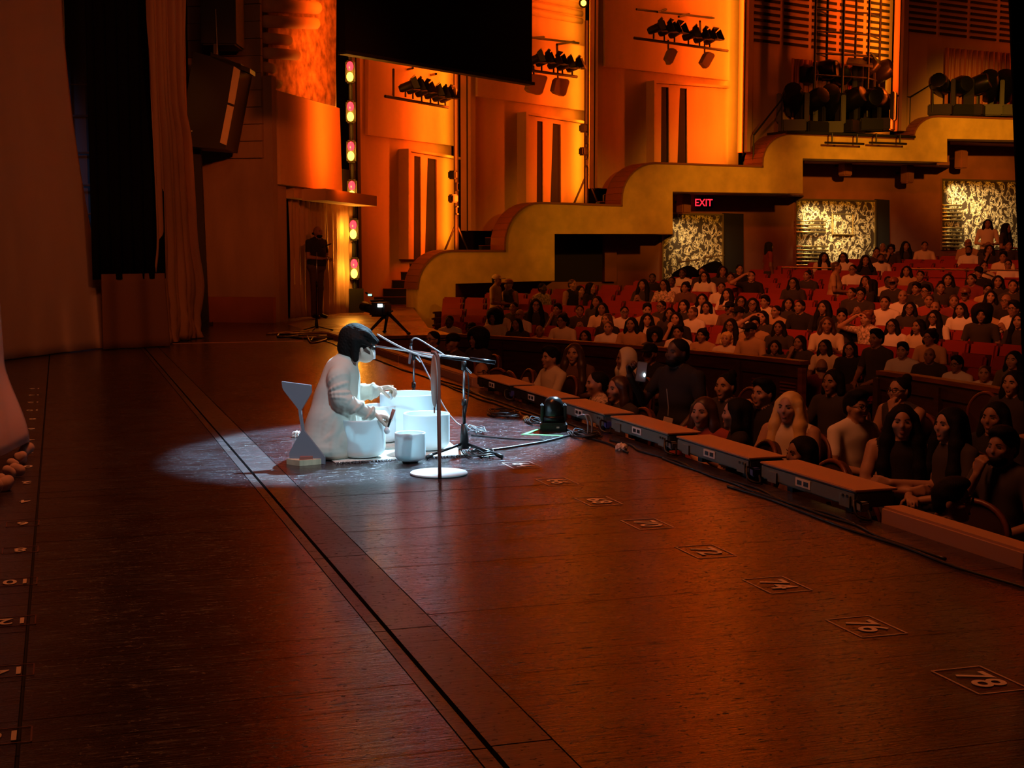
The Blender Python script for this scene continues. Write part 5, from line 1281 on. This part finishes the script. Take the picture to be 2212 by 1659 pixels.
def hair(name, vox=0.012):
    h = SDF()
    cap = lambda g=0: h.ell((0, .014 + g * .2, 1.183 + g * .3), (.0805 + g, .096 + g, .083 + g), 0, .02)
    face = lambda: h.ell((0, -.112, 1.152), (.063, .070, .092), 0, .008, sub=True)
    if name == 'short': cap(); h.ell((0, .05, 1.13), (.070, .055, .06), 0, .02); face()
    elif name == 'tuft': cap(.004); h.ell((0, -.02, 1.245), (.075, .08, .045), 0, .03); h.ell((0, .05, 1.13), (.070, .055, .06), 0, .02); face()
    elif name == 'long':
        cap(.004)
        for q in (-1, 1): h.chain([(.075 * q, .0, 1.18), (.092 * q, .005, 1.05), (.105 * q, -.02, .90)], (.034, .040, .030), 0, .03)
        h.ell((0, .075, 1.03), (.10, .05, .20), 0, .04); face()
    elif name == 'verylong':
        cap(.008)
        for q in (-1, 1): h.chain([(.078 * q, -.01, 1.18), (.10 * q, -.02, 1.02), (.12 * q, -.06, .84), (.12 * q, -.09, .72)], (.036, .050, .046, .03), 0, .03)
        h.ell((0, .085, .98), (.12, .055, .26), 0, .04); face()
    elif name == 'bob':
        cap(.006)
        for q in (-1, 1): h.chain([(.076 * q, .01, 1.18), (.088 * q, .0, 1.06)], (.036, .036), 0, .03)
        h.ell((0, .06, 1.10), (.085, .055, .09), 0, .03); face()
    elif name == 'bun': cap(); h.ell((0, .09, 1.245), (.045, .045, .045), 0, .015); h.ell((0, .05, 1.13), (.070, .055, .06), 0, .02); face()
    elif name == 'pony': cap(); h.chain([(0, .09, 1.22), (0, .15, 1.15), (0, .14, .98)], (.03, .04, .02), 0, .02); h.ell((0, .05, 1.13), (.070, .055, .06), 0, .02); face()
    elif name == 'afro': h.ell((0, .03, 1.20), (.155, .15, .135), 0, .02); h.ell((0, .04, 1.09), (.14, .11, .10), 0, .05); h.ell((0, -.145, 1.14), (.066, .10, .090), 0, .02, sub=True)
    elif name == 'curly':
        cap(.012); random.seed(4)
        for i in range(26):
            a = random.uniform(0, 2 * math.pi); z = random.uniform(1.02, 1.27); r = .085 * math.sqrt(max(.15, 1 - ((z - 1.15) / .15) ** 2))
            if math.sin(a) < -.3 and z < 1.19: continue
            h.ell((r * math.cos(a), .02 + r * math.sin(a), z), (.036,) * 3, 0, .012)
        h.ell((0, -.13, 1.145), (.064, .085, .092), 0, .012, sub=True)
    elif name == 'cap':
        h.ell((0, .006, 1.205), (.088, .102, .075), 0, .01); h.ell((0, -.13, 1.190), (.066, .075, .008), 0, .01); h.ell((0, -.05, 1.06), (.12, .2, .115), 0, .008, sub=True)
    elif name == 'bald': h.ell((0, .045, 1.125), (.079, .062, .035), 0, .02); h.ell((0, -.10, 1.11), (.10, .10, .07), 0, .01, sub=True)
    elif name == 'beard': h.ell((0, -.045, 1.082), (.060, .066, .050), 0, .01); h.ell((0, -.08, 1.118), (.05, .05, .022), 0, .01, sub=True)
    elif name == 'hood':
        h.ell((0, .015, 1.165), (.105, .115, .125), 0, .03)
        for q in (-1, 1): h.chain([(.09 * q, -.03, 1.14), (.12 * q, -.05, 1.02), (.14 * q, -.04, .94)], (.03, .04, .045), 0, .04)
        h.ell((0, .09, 1.02), (.14, .06, .11), 0, .05); h.ell((0, -.12, 1.14), (.078, .13, .105), 0, .015, sub=True)
    me = h.mesh('hair_' + name, vox, wob={0: (0.0012, 105.0, 0.7)} if name not in ('cap', 'hood') else None); me.materials.append(M['hairblack']); HAIR[name] = me
for nm in ('short', 'tuft', 'long', 'verylong', 'bob', 'bun', 'pony', 'afro', 'curly', 'cap', 'bald', 'beard', 'hood'): hair(nm)
def cl(n, c): return mat('cloth_' + n, c, 0.9)
CLO = dict(white=cl('white', (0.78, 0.72, 0.66)), cream=cl('cream', (0.70, 0.58, 0.42)), tan=cl('tan', (0.48, 0.30, 0.16)), black=cl('black', (0.015, 0.012, 0.012)), dark=cl('charcoal', (0.045, 0.035, 0.032)), maroon=cl('maroon', (0.20, 0.03, 0.03)), brown=cl('brown', (0.14, 0.07, 0.045)), red=cl('red', (0.35, 0.06, 0.04)), olive=cl('olive', (0.14, 0.11, 0.05)), pattern=mat('cloth_pattern', (0.55, 0.42, 0.34), 0.9, noise=((28, 28, 28), 0.75)))
HC = dict(k=M['hairblack'], b=mat('brown_hair', (0.06, 0.028, 0.015), 0.45), y=mat('blond_hair', (0.75, 0.50, 0.18), 0.5), g=mat('grey_hair', (0.30, 0.26, 0.24), 0.6), t=mat('tan_cap', (0.62, 0.42, 0.20), 0.8), w=mat('white_hood', (0.78, 0.68, 0.52), 0.9), r=mat('red_brown_hair', (0.18, 0.06, 0.02), 0.45))
M['eye'] = mat('dark_brow', (0.02, 0.012, 0.01), 0.5); M['lip'] = mat('lip', (0.30, 0.10, 0.08), 0.5)
PANTS = [mat('trousers_dark', (0.03, 0.03, 0.035), 0.9), mat('trousers_brown', (0.10, 0.06, 0.04), 0.9)]
def person(mesh, hs, hc, shirt, sk, loc, rz, label, group, sleeve='short', sc=1.0, beard=False, tilt=0.0, glasses=False):
    o = bpy.data.objects.new('person', None); COL.objects.link(o); o.empty_display_size = .1
    o.location = loc; o.rotation_euler = (tilt, 0, rz); o.scale = (sc,) * 3
    setprops(o, label, 'person', group)
    b = link_mesh('body', BODY[mesh], o); s_ = SK[sk]; tp = CLO[shirt]
    mm = [s_, tp, PANTS[len(label) % 2], M['eye'], M['lip'], s_ if sleeve == 'none' else tp, tp if sleeve == 'long' else s_]
    for i, m_ in enumerate(mm): b.material_slots[i].link = 'OBJECT'; b.material_slots[i].material = m_
    if hs:
        for nm in ([hs] if isinstance(hs, str) else hs) + (['beard'] if beard else []):
            h_ = link_mesh({'cap': 'cap', 'hood': 'hood', 'beard': 'beard'}.get(nm, 'hair'), HAIR[nm], o)
            h_.material_slots[0].link = 'OBJECT'; h_.material_slots[0].material = HC['k'] if (nm == 'beard' or (hc in 'tw' and nm not in ('cap', 'hood'))) else HC[hc]
    link_mesh('face_details', FACE, o)
    if glasses: link_mesh('glasses', GLS, o)
    return o
g_ = MB()
for q in (-1, 1): g_.tube([Vector((.031 * q + .024 * math.cos(a), -.106, 1.158 + .018 * math.sin(a))) for a in [2 * math.pi * i / 12 for i in range(13)]], .003, 5)
g_.tube([(-.008, -.108, 1.162), (.008, -.108, 1.162)], .003, 5)
for q in (-1, 1): g_.tube([(.055 * q, -.104, 1.162), (.080 * q, .01, 1.155)], .0028, 5)
GLS = bpy.data.meshes.new('glasses'); GLS.from_pydata([tuple(v) for v in g_.v], [], g_.f); GLS.materials.append(M['black'])

f_ = MB()
for q in (-1, 1):
    f_.mat(0).ell((.032 * q, -.0835, 1.156), (.0125, .006, .0055), 10, 6)
    f_.tube([Vector((.014 * q, -.0925, 1.1735)), Vector((.028 * q, -.0930, 1.180)), Vector((.042 * q, -.0865, 1.179)), Vector((.052 * q, -.078, 1.173))], [.0026, .0036, .0034, .002], 6)
f_.mat(1).ell((0, -.0925, 1.0905), (.021, .007, .0042), 10, 6); f_.ell((0, -.0915, 1.084), (.018, .008, .005), 10, 6)
FACE = bpy.data.meshes.new('face_details'); FACE.from_pydata([tuple(v) for v in f_.v], [], f_.f)
for m_ in (M['eye'], M['lip']): FACE.materials.append(m_)
for p_, i_ in zip(FACE.polygons, f_.m): p_.material_index = i_; p_.use_smooth = True

# ---------------------------------------------------------------- seat mesh (faces -Y, origin on the floor)
seat0 = thing('theatre_seat', 'red theatre seat', 'seat', (0, 0, 0), 'red theatre seats in curved rows')
def cush(c, size, b, rx=0.0):
    R_ = Matrix.Rotation(rx, 3, 'X'); return MB().bbox(c, size, b, rot=R_)
def local(mb, nm, m_, smooth=True): return build(mb, nm, m_, seat0, smooth=smooth, origin=(0, 0, 0), angle=50)
local(cush((0, .17, .68), (.50, .085, .52), .035, -.18), 'back_cushion', M['seatred']); local(cush((0, .235, .64), (.51, .02, .60), .008, -.18), 'back_shell', M['seatshell'])
local(cush((0, -.08, .42), (.46, .42, .10), .035), 'seat_cushion', M['seatred'])
for q in (-1, 1): local(MB().bbox((.272 * q, -.02, .60), (.05, .36, .045), .012), 'armrest', M['seatarm']); local(MB().box((.272 * q, .03, .30), (.035, .26, .58)), 'side_frame', M['seatarm'])
# pit chair
chair0 = thing('pit_chair', 'pit chair', 'chair', (0, 0, 0), 'round-backed chairs in front of the rail')
def rback(y, z0, w, h_, th):
    pts = []; n = 14
    for i in range(n + 1):
        a = math.pi * i / n; pts.append(Vector((w / 2 * math.cos(a), y + .05 * (math.sin(a)), z0 + h_ - w * .42 + w * .42 * math.sin(a))))
    pts = [Vector((w / 2 * .92, y, z0))] + pts + [Vector((-w / 2 * .92, y, z0))]
    return pts
rp = rback(.20, .48, .46, .46, .06)
build(MB().prism(rp, (0, .05, 0)), 'back_pad', M['chairpad'], chair0, origin=(0, 0, 0)); build(MB().tube(rp, .017, 8), 'back_rim', M['chairrim'], chair0, origin=(0, 0, 0), smooth=True)
build(MB().bbox((0, -.02, .44), (.46, .44, .08), .03), 'seat_pad', M['chairpad'], chair0, origin=(0, 0, 0))
for x in (-1, 1):
    for y in (-1, 1): build(MB().tube([(.20 * x, -.02 + .19 * y, .42), (.21 * x, -.02 + .20 * y, 0)], .013, 6), 'leg', M['blackmetal'], chair0, origin=(0, 0, 0))

# ---------------------------------------------------------------- red seats and their sitters
# x, y of the top of each head in the photograph; hair, hair colour, shirt, skin, pose, sleeve
CR = '''970 682 short k white dark rest s|997 697 cap k dark mid rest s|1012 671 afro k cream brown rest s|1039 685 long k dark mid rest s|1046 698 bald k tan mid rest s|1061 674 curly k cream mid clasp s
1075 660 long b cream mid rest s|1110 653 short k dark mid rest l|1122 668 bald b white mid rest s|1125 646 verylong k dark fair rest s|1157 656 tuft k dark mid chin s|1171 657 short k dark mid phone s|1164 678 long k tan mid rest s|1149 687 short b white fair rest s
1091 706 bob k dark mid rest s|1177 700 afro k dark mid rest s|1219 692 tuft k white mid rest s|1250 653 long k cream mid rest s|1275 698 curly k tan mid phone s|1311 661 short k white mid rest s|1312 678 long b black fair rest s|1349 684 cap k tan mid rest s
1346 706 curly y cream fair rest s|1355 656 tuft k tan fair rest s|1379 663 long k dark mid rest s|1399 678 verylong k white fair rest s|1409 718 bob k dark mid rest s|1390 604 verylong k dark mid phone s|1410 591 short k black dark rest s|1436 604 long k pattern mid clasp s|1452 598 short k white dark rest s
1475 581 short k white dark rest s|1471 610 curly k brown mid rest s|1468 648 bob k dark fair rest s|1462 675 long k black fair chin s|1496 663 short b white mid rest s|1493 710 bob k dark mid chin s|1502 578 short k dark mid rest s|1523 587 long k white fair clasp s|1553 575 long k dark mid rest s
1579 590 bun k red mid rest s|1598 572 short k black fair rest s|1617 586 short k black fair head s|1573 624 verylong k white fair phone s|1518 635 long k white fair rest s|1493 651 bob k cream mid rest s|1531 651 cap k brown mid rest s|1602 640 long k tan mid rest s|1621 644 long k dark mid rest s
1655 640 tuft k cream mid rest s|1678 647 short k black mid rest s|1701 644 long k dark mid rest s|1724 648 verylong k black mid rest s|1598 664 cap k white mid rest s|1640 659 short k tan mid rest s|1637 672 bob k dark fair head s|1581 690 verylong k tan mid rest s|1628 686 tuft k tan mid rest s|1652 692 long k dark brown rest s
1691 700 tuft k dark mid rest s|1790 529 tuft k white mid rest s|1825 528 cap k dark mid chin s|1888 525 bald b tan mid rest s|1866 528 long k tan mid rest s|1780 546 verylong k cream mid rest s|1816 546 long k white mid clasp s|1894 536 bun k dark mid rest s|1924 529 curly k dark mid chin s|1956 522 verylong k dark mid rest s
1997 522 short k cream mid clasp s|1870 553 hood k black mid rest s|1903 548 short k white brown rest s B|1843 572 short k white mid rest s|1872 596 long k dark mid rest s|1896 597 short k cream dark rest s|1976 612 tuft k dark mid rest s|2091 516 bald b tan mid rest s|2093 531 short k white brown rest s B
2113 529 long k dark mid chin s|2131 521 bald b dark mid rest s|2169 521 short k dark mid rest s|2168 545 tuft k cream mid rest s|2179 561 short k white mid rest s|2127 565 bun k cream mid rest s|2116 577 cap k black mid wide s|2158 596 long k dark mid rest s|2151 604 short k dark mid rest s
2137 614 tuft k tan mid rest s|2191 604 bob k dark mid rest s|2050 592 long k dark mid rest s|2072 591 short k maroon mid rest s|2003 617 tuft k dark mid rest s|2089 623 cap r red mid rest s|2184 616 short k cream mid rest s|2133 628 long k dark fair rest s|2197 634 short y cream mid rest s
1953 627 bald k white mid wide s|1842 622 short k dark mid rest s|1862 623 tuft k dark mid phone s|1857 672 curly r pattern fair head s|1894 688 long k white mid rest s|1790 686 long b cream mid phone s|1975 690 long k cream mid rest s|1822 669 tuft k dark mid rest s
1783 732 bald b dark mid rest s|1802 746 tuft k white mid rest l|1741 725 tuft k white fair rest l|1928 735 long k olive fair rest s|1985 732 verylong k black mid wide s|1876 764 short b white fair clasp l
2010 636 short b red mid rest s|2005 651 bald k dark mid rest s B|2049 637 short b maroon mid rest s|2022 672 verylong k white mid rest s|2046 654 long k white mid rest s|2104 648 tuft k white mid phone s|2178 636 bald k black mid rest s|2125 665 afro k dark mid rest s
2175 661 cap k black mid rest l|2156 650 long y dark fair rest s|2207 657 short k white mid rest s|2014 713 curly k tan mid rest s|2060 733 tuft k black brown rest s|2152 743 pony k black fair clasp n|2208 678 verylong k dark fair rest s
1610 722 long k cream brown rest s|1674 727 bob k black fair rest s|1932 600 cap r dark mid rest s|1945 652 long k dark mid rest s|1915 640 short k white mid rest s|1560 610 short k white mid rest s|1430 650 short k dark mid rest s|1290 640 long k dark mid rest s|1745 585 bun k dark mid rest s|1715 600 long k dark mid rest s|2070 655 tuft k tan mid rest s|2035 610 bun k dark mid rest s|1990 585 short k dark mid rest s|1960 575 long k tan mid rest s'''
ROWP = 0.92; NROW = 17
HEADTOP = 1.258
crowd = [[] for _ in range(NROW)]
def solve(px, py, top):
    """radius where the ray meets the plane of head tops over the rake"""
    lo_, hi_ = 18.2, 40.0
    r = ray(px, py)
    for _ in range(40):
        R = (lo_ + hi_) / 2; a = ang_of(px, R); p = polar(R, a, 0); d = (p.x - CAM.x) / r.x; z = CAM.z + r.z * d
        if z > rake(R) + top: lo_ = R
        else: hi_ = R
    return R
for rec in CR.replace('\n', '|').split('|'):
    e = rec.split(); px, py = int(e[0]), int(e[1])
    R = solve(px, py, HEADTOP); k = int(round((R - R0 - 0.35) / ROWP)); k = max(0, min(NROW - 1, k)); Rk = R0 + 0.35 + k * ROWP
    a = ang_of(px, Rk); p = polar(Rk, a, rake(Rk)); r = ray(px, py); d = (p.x - CAM.x) / r.x; z = CAM.z + r.z * d
    crowd[k].append([a, z - HEADTOP - p.z, e, px])
ONES = ['', 'first', 'second', 'third', 'fourth', 'fifth', 'sixth', 'seventh', 'eighth', 'ninth', 'tenth', 'eleventh', 'twelfth', 'thirteenth', 'fourteenth', 'fifteenth', 'sixteenth', 'seventeenth', 'eighteenth', 'nineteenth']
def ordinal(n):
    if n < 20: return ONES[n]
    t = ['', '', 'twent', 'thirt', 'fort', 'fift', 'sixt'][n // 10]; return t + 'ieth' if n % 10 == 0 else t + 'y-' + ONES[n % 10]
HW = dict(short='short-haired', tuft='thick-haired', long='long-haired', verylong='very long-haired', bob='bob-haired', bun='hair-bunned', pony='ponytailed', afro='big-haired', curly='curly-haired', cap='capped', bald='balding', hood='hooded')
random.seed(99); nseat = 0
def in_wall(p): return p.y > 30.6 + 0.11 * (p.x - 7.7)
for k in range(NROW):
    row = sorted(crowd[k], key=lambda t: -t[0]); Rk = R0 + 0.35 + k * ROWP; step = 0.57 / Rk
    out_ = []
    for t in row:                     # keep neighbours at least a seat apart
        if out_ and out_[-1][0] - t[0] < step * 0.9: t[0] = out_[-1][0] - step * 0.9
        out_.append(t)
    aL, aR = ang_of(968, Rk), ang_of(2235, Rk)
    seats = [t[0] for t in out_]; allp = [aL + step] + seats + [aR - step]; free = []
    for s0, s1 in zip(allp[:-1], allp[1:]):
        n = int(round((s0 - s1) / step)) - 1
        for i in range(1, n + 1): free.append(s0 - (s0 - s1) * i / (n + 1))
    every = sorted(seats + free, key=lambda a: -a); c = 0
    for a in every:
        p = polar(Rk, a, rake(Rk))
        if in_wall(p): continue
        c += 1; o = dup(seat0) if nseat else seat0; nseat += 1
        o.location = p; o.rotation_euler = (0, 0, a - math.pi / 2)
        o['label'] = 'red theatre seat, %s from the left in the %s row behind the rail' % (ordinal(c), ordinal(k + 1))
    for j, (a, dz, e, px) in enumerate(out_):
        p = polar(Rk - 0.0, a, rake(Rk)); hs, hc, sh, sk, po, sl = e[2:8]
        if in_wall(p): continue
        sc = 1 + max(-0.10, min(0.10, dz / HEADTOP)); rz = a - math.pi / 2 + random.uniform(-0.4, 0.4) + 0.4
        lab = '%s person in a %s top, %s sitter from left in %s row behind rail' % (HW[hs], {'pattern': 'patterned', 'black': 'black', 'dark': 'dark'}.get(sh, sh), ordinal(j + 1), ordinal(k + 1))
        person(po, hs, hc, sh, sk, p + Vector((0, 0, dz - HEADTOP * (sc - 1))) * 1.0, rz, lab, 'audience in the red seats', {'s': 'short', 'l': 'long', 'n': 'none'}[sl], sc, len(e) > 8, glasses=(j % 4 == 1))
# ---------------------------------------------------------------- standing members of the audience
def standing(px, py, R, mesh, hs, hc, sh, sk, rz, lab, sl='short'):
    a = ang_of(px, R); p = polar(R, a, rake(R)); r = ray(px, py); d = (p.x - CAM.x) / r.x; z = CAM.z + r.z * d
    person(mesh, hs, hc, sh, sk, Vector((p.x, p.y, z - HEADTOP)), rz, lab, 'people standing in the audience', sl)
standing(1073, 594, 22.4, 'stand', ['cap', 'short'], 't', 'tan', 'mid', 0.9, 'standing person in tan cap and tan shirt by the gold parapet foot')
standing(1099, 604, 22.7, 'stand', 'cap', 'r', 'dark', 'mid', -1.2, 'standing person in dark vest and red-brown cap beside the tan-capped one', 'none')
standing(1172, 612, 23.2, 'stand', 'short', 'k', 'pattern', 'dark', 0.4, 'standing person in a pale patterned shirt before the parapet wall')
standing(1237, 604, 23.5, 'stand', 'short', 'b', 'black', 'fair', 0.5, 'standing person in a black vest under the dark wall opening', 'none')
standing(1254, 618, 24.2, 'stand', 'bob', 'k', 'black', 'fair', 0.2, 'black-haired standing person right of the black vest')
standing(1277, 611, 23.8, 'stand', 'long', 'k', 'black', 'fair', 0.7, 'long-haired standing person in black, drinking, under the wall opening')
standing(1662, 523, 30.2, 'standside', 'long', 'k', 'maroon', 'brown', 1.4, 'person in a dark red dress standing left of the middle mural')
standing(1808, 566, 26.0, 'standwide', 'short', 'b', 'tan', 'mid', 0.9, 'standing person in a tan shirt turning in the aisle')
standing(1884, 604, 25.0, 'standwide', 'long', 'k', 'black', 'mid', -2.2, 'standing person in a black coat seen from behind in the aisle', 'long')
standing(2132, 474, 33.6, 'stand', 'long', 'k', 'cream', 'mid', -0.6, 'person in a cream jacket standing before the rightmost mural', 'long')
standing(2173, 483, 33.8, 'stand', 'verylong', 'k', 'dark', 'mid', 0.5, 'long-haired person standing right of the cream jacket')
standing(1780, 776, 18.0, 'standwide', 'bald', 'b', 'maroon', 'fair', 2.6, 'bald person in maroon standing in the aisle gap of the rail, back turned', 'long')
# phones glowing in the seats
for px, py, R, lab in ((1768, 694, 24.0, 'phone with bright white screen held up in the middle of the seats'), (1570, 634, 27.4, 'dim phone held before the phone-lit face under the first mural')):
    a = ang_of(px, R); q = polar(R, a, 0); r = ray(px, py); d = q.x / r.x; p = CAM + r * d
    t = thing('phone', lab, 'phone', p, 'phones in the audience')
    build(MB().bbox(p, (0.075, 0.010, 0.12), 0.004, rz=-0.45), 'case', M['black'], t)
    build(MB().box(p - FH * 0.007, (0.066, 0.003, 0.105), rz=-0.45), 'screen', M['screenlit'], t)

# ================================================================ PIT: chairs and sitters close to the stage
PIT = '''935 716 short k dark fair f_rest s 0.5 G|978 722 cap k dark mid f_rest l 0.4 -|1040 784 bald b brown fair f_rest s 1.9 G|1030 716 afro k dark brown f_rest l 0.4 -|1190 752 tuft k cream fair f_phone s 0.2 -|1240 744 verylong b brown fair f_rest l 0.9 -|1290 803 short k pattern fair f_rest l -0.1 -
1352 755 hood w dark mid f_rest l -0.2 -|1336 814 long b dark fair f_rest s 0.2 -|1404 744 cap k black mid f_rest s 0.8 -|1568 808 bun k dark fair f_rest l 0.5 -|1592 862 long k black fair f_phone s -0.5 -|1650 822 tuft k black fair f_chin s 0.3 -|1706 850 verylong y cream fair f_cross n 0.6 -
1732 946 bob k brown mid f_rest l 0.0 -|1850 848 tuft k white fair f_rest s 1.8 G|1950 878 verylong k black fair f_cross n 1.0 -|1944 816 bun k dark fair f_chinL n 0.3 G|2052 884 verylong k dark fair f_rest s 0.1 -|2190 802 long k dark fair f_rest s 0.4 -|2168 928 tuft k dark mid f_chin s 0.3 -
2058 1040 tuft k black fair f_rest s 2.4 G|2150 870 long k black mid f_rest l 0.4 -|1520 860 long b red fair f_rest l 0.6 -|1800 800 bob k dark mid f_rest l 0.4 -'''
pitlab = ['person with glasses at the far end of the pit, left of the capped one', 'person in a black cap at the far end of the pit', 'bald person with glasses peering over the farthest edge boxes', 'big-haired person in dark clothes beside the rail end', 'person in a pale tan shirt bent over a phone below the rail', 'brown-haired person leaning forward beside the tan shirt', 'person in a patterned pale shirt in profile behind the dome fixture',
          'person wearing a pale hood below the rail', 'brown-haired person half hidden beside the patterned shirt', 'person in a black cap just left of the standing phone holder', 'person with pinned-up hair right of the standing phone holder', 'dark-haired person in black turned away, looking down at a phone', 'person in a black shirt with a hand at the mouth', 'blond long-haired person in a cream top with crossed arms',
          'dark bob-haired person low beside the second nearest edge box', 'person with glasses in a white t-shirt looking right', 'long black-haired person in a black tank top', 'person with glasses and bare shoulders behind the black tank top', 'dark long-haired person in profile right of the black tank top', 'dark-haired person by the right frame edge, before the right rail', 'bearded person with fist at the chin near the right frame edge',
          'black-haired person with glasses lowest at the stage lip, turned away', 'black-haired person in shadow near the right edge', 'person in a red top leaning behind the fourth edge box', 'dark-haired person behind the white t-shirt']
# bright ring of seats: chairs follow the sitters, empty ones stand between
def pitpos(px, py, top, xmin=4.62):
    r = ray(px, py); t = ((-1.0 + top) - CAM.z) / r.z; p = CAM + r * t
    if p.x < xmin: p = CAM + r * (xmin / r.x)
    return Vector((p.x, p.y, p.z - top))
nch = 0
def put_chair(p, rz, lab):
    global nch
    o = dup(chair0) if nch else chair0; nch += 1
    o.location = (p.x, p.y, -1.0); o.rotation_euler = (0, 0, rz); o['label'] = lab
for rec, lab in zip(PIT.replace('\n', '|').split('|'), pitlab):
    e = rec.split(); px, py = int(e[0]), int(e[1]); p = pitpos(px, py, HEADTOP); rz = -math.pi / 2 + float(e[8])
    person(e[6], e[2], e[3], e[4], e[5], p, rz, lab, 'audience in front of the rail', {'s': 'short', 'l': 'long', 'n': 'none'}[e[7]], 1.0, beard=('beard' in lab), glasses=(e[9] == 'G'))
    put_chair(p, -math.pi / 2 + 0.2 * float(e[8]), 'round-backed dark chair under the ' + ' '.join(lab.split()[:8]))
for i, (px, py) in enumerate(((1052, 796), (1068, 816), (1146, 802), (1150, 826), (1222, 845), (1255, 850), (1770, 862), (1760, 902), (1825, 1016), (1922, 1042), (1460, 830), (1575, 840), (1100, 800), (2085, 850))):
    p = pitpos(px, py, 0.94); put_chair(p, math.pi / 2 if i < 10 else -math.pi / 2, 'empty round-backed dark chair, %s empty one from the far end of the pit' % ordinal(i + 1))
# standing phone holder in black
p = pitpos(1458, 733, 1.70, 4.7); p = CAM + ray(1464, 733) * (4.75 / ray(1464, 733).x)
person('f_lift', 'short', 'k', 'black', 'dark', Vector((p.x, p.y, p.z - HEADTOP)), -math.pi / 2 + 0.35, 'large person in black standing at the stage edge holding up a grey phone', 'audience in front of the rail', 'short', 1.0, beard=True)
pd_ = (p - CAM).dot(FW)
t = thing('phone', 'grey phone with a bright lamp held up by the person in black', 'phone', D(1384, 800, pd_ - 0.3), 'phones in the audience')
build(MB().bbox(D(1386, 803, pd_ - 0.33), (0.085, 0.012, 0.16), 0.006, rz=-YAW, rot=Matrix.Rotation(-YAW, 3, 'Z') @ Matrix.Rotation(0.12, 3, 'Y')), 'case', M['cablegrey'], t)
build(MB().ell(D(1392, 810, pd_ - 0.345), (0.010, 0.004, 0.016)), 'lamp', M['screenlit'], t)
t = thing('name_badge', 'pale badge on a lanyard hanging on the person in black', 'badge', D(1441, 915, pd_ - 0.33))
build(MB().bbox(D(1441, 915, pd_ - 0.33), (0.075, 0.006, 0.10), 0.002, rot=Matrix.Rotation(-YAW, 3, 'Z') @ Matrix.Rotation(0.25, 3, 'Y')), 'card', M['tissue'], t)
build(MB().tube([D(1443, 898, pd_ - 0.33), D(1444, 880, pd_ - 0.32), D(1440, 840, pd_ - 0.28)], 0.004, 6), 'strap', M['cablegrey'], t)
# the man in black at the far wing
mp_ = F(688, 688)
person('standwide', 'bald', 'k', 'black', 'mid', Vector((mp_.x, mp_.y, 0.47)), -math.pi / 2 + YAW + 1.9, 'bald person in black standing before the alcove drape, hands joined', None, 'short', 1.02, beard=True)

for px0, px1, py, R, lab in ((1690, 1808, 578, 29.2, 'thin metal aisle rail left of the middle mural seats'), (1955, 2230, 581, 28.8, 'long thin metal aisle rail at the right of the rear seats')):
    a0, a1 = ang_of(px0, R), ang_of(px1, R); q = polar(R, a0, 0); r = ray(px0, py); z = CAM.z + r.z * (q.x / r.x)
    t = thing('aisle_rail', lab, 'rail', (q.x, q.y, rake(R)), 'thin metal aisle rails')
    build(MB().tube([polar(R, a0 + (a1 - a0) * i / 8, z) for i in range(9)], 0.018, 6), 'bar', M['steel'], t)
    for i in (0, 4, 8):
        p = polar(R, a0 + (a1 - a0) * i / 8, z); build(MB().tube([p, (p.x, p.y, rake(R))], 0.015, 6), 'post', M['seatarm'], t)
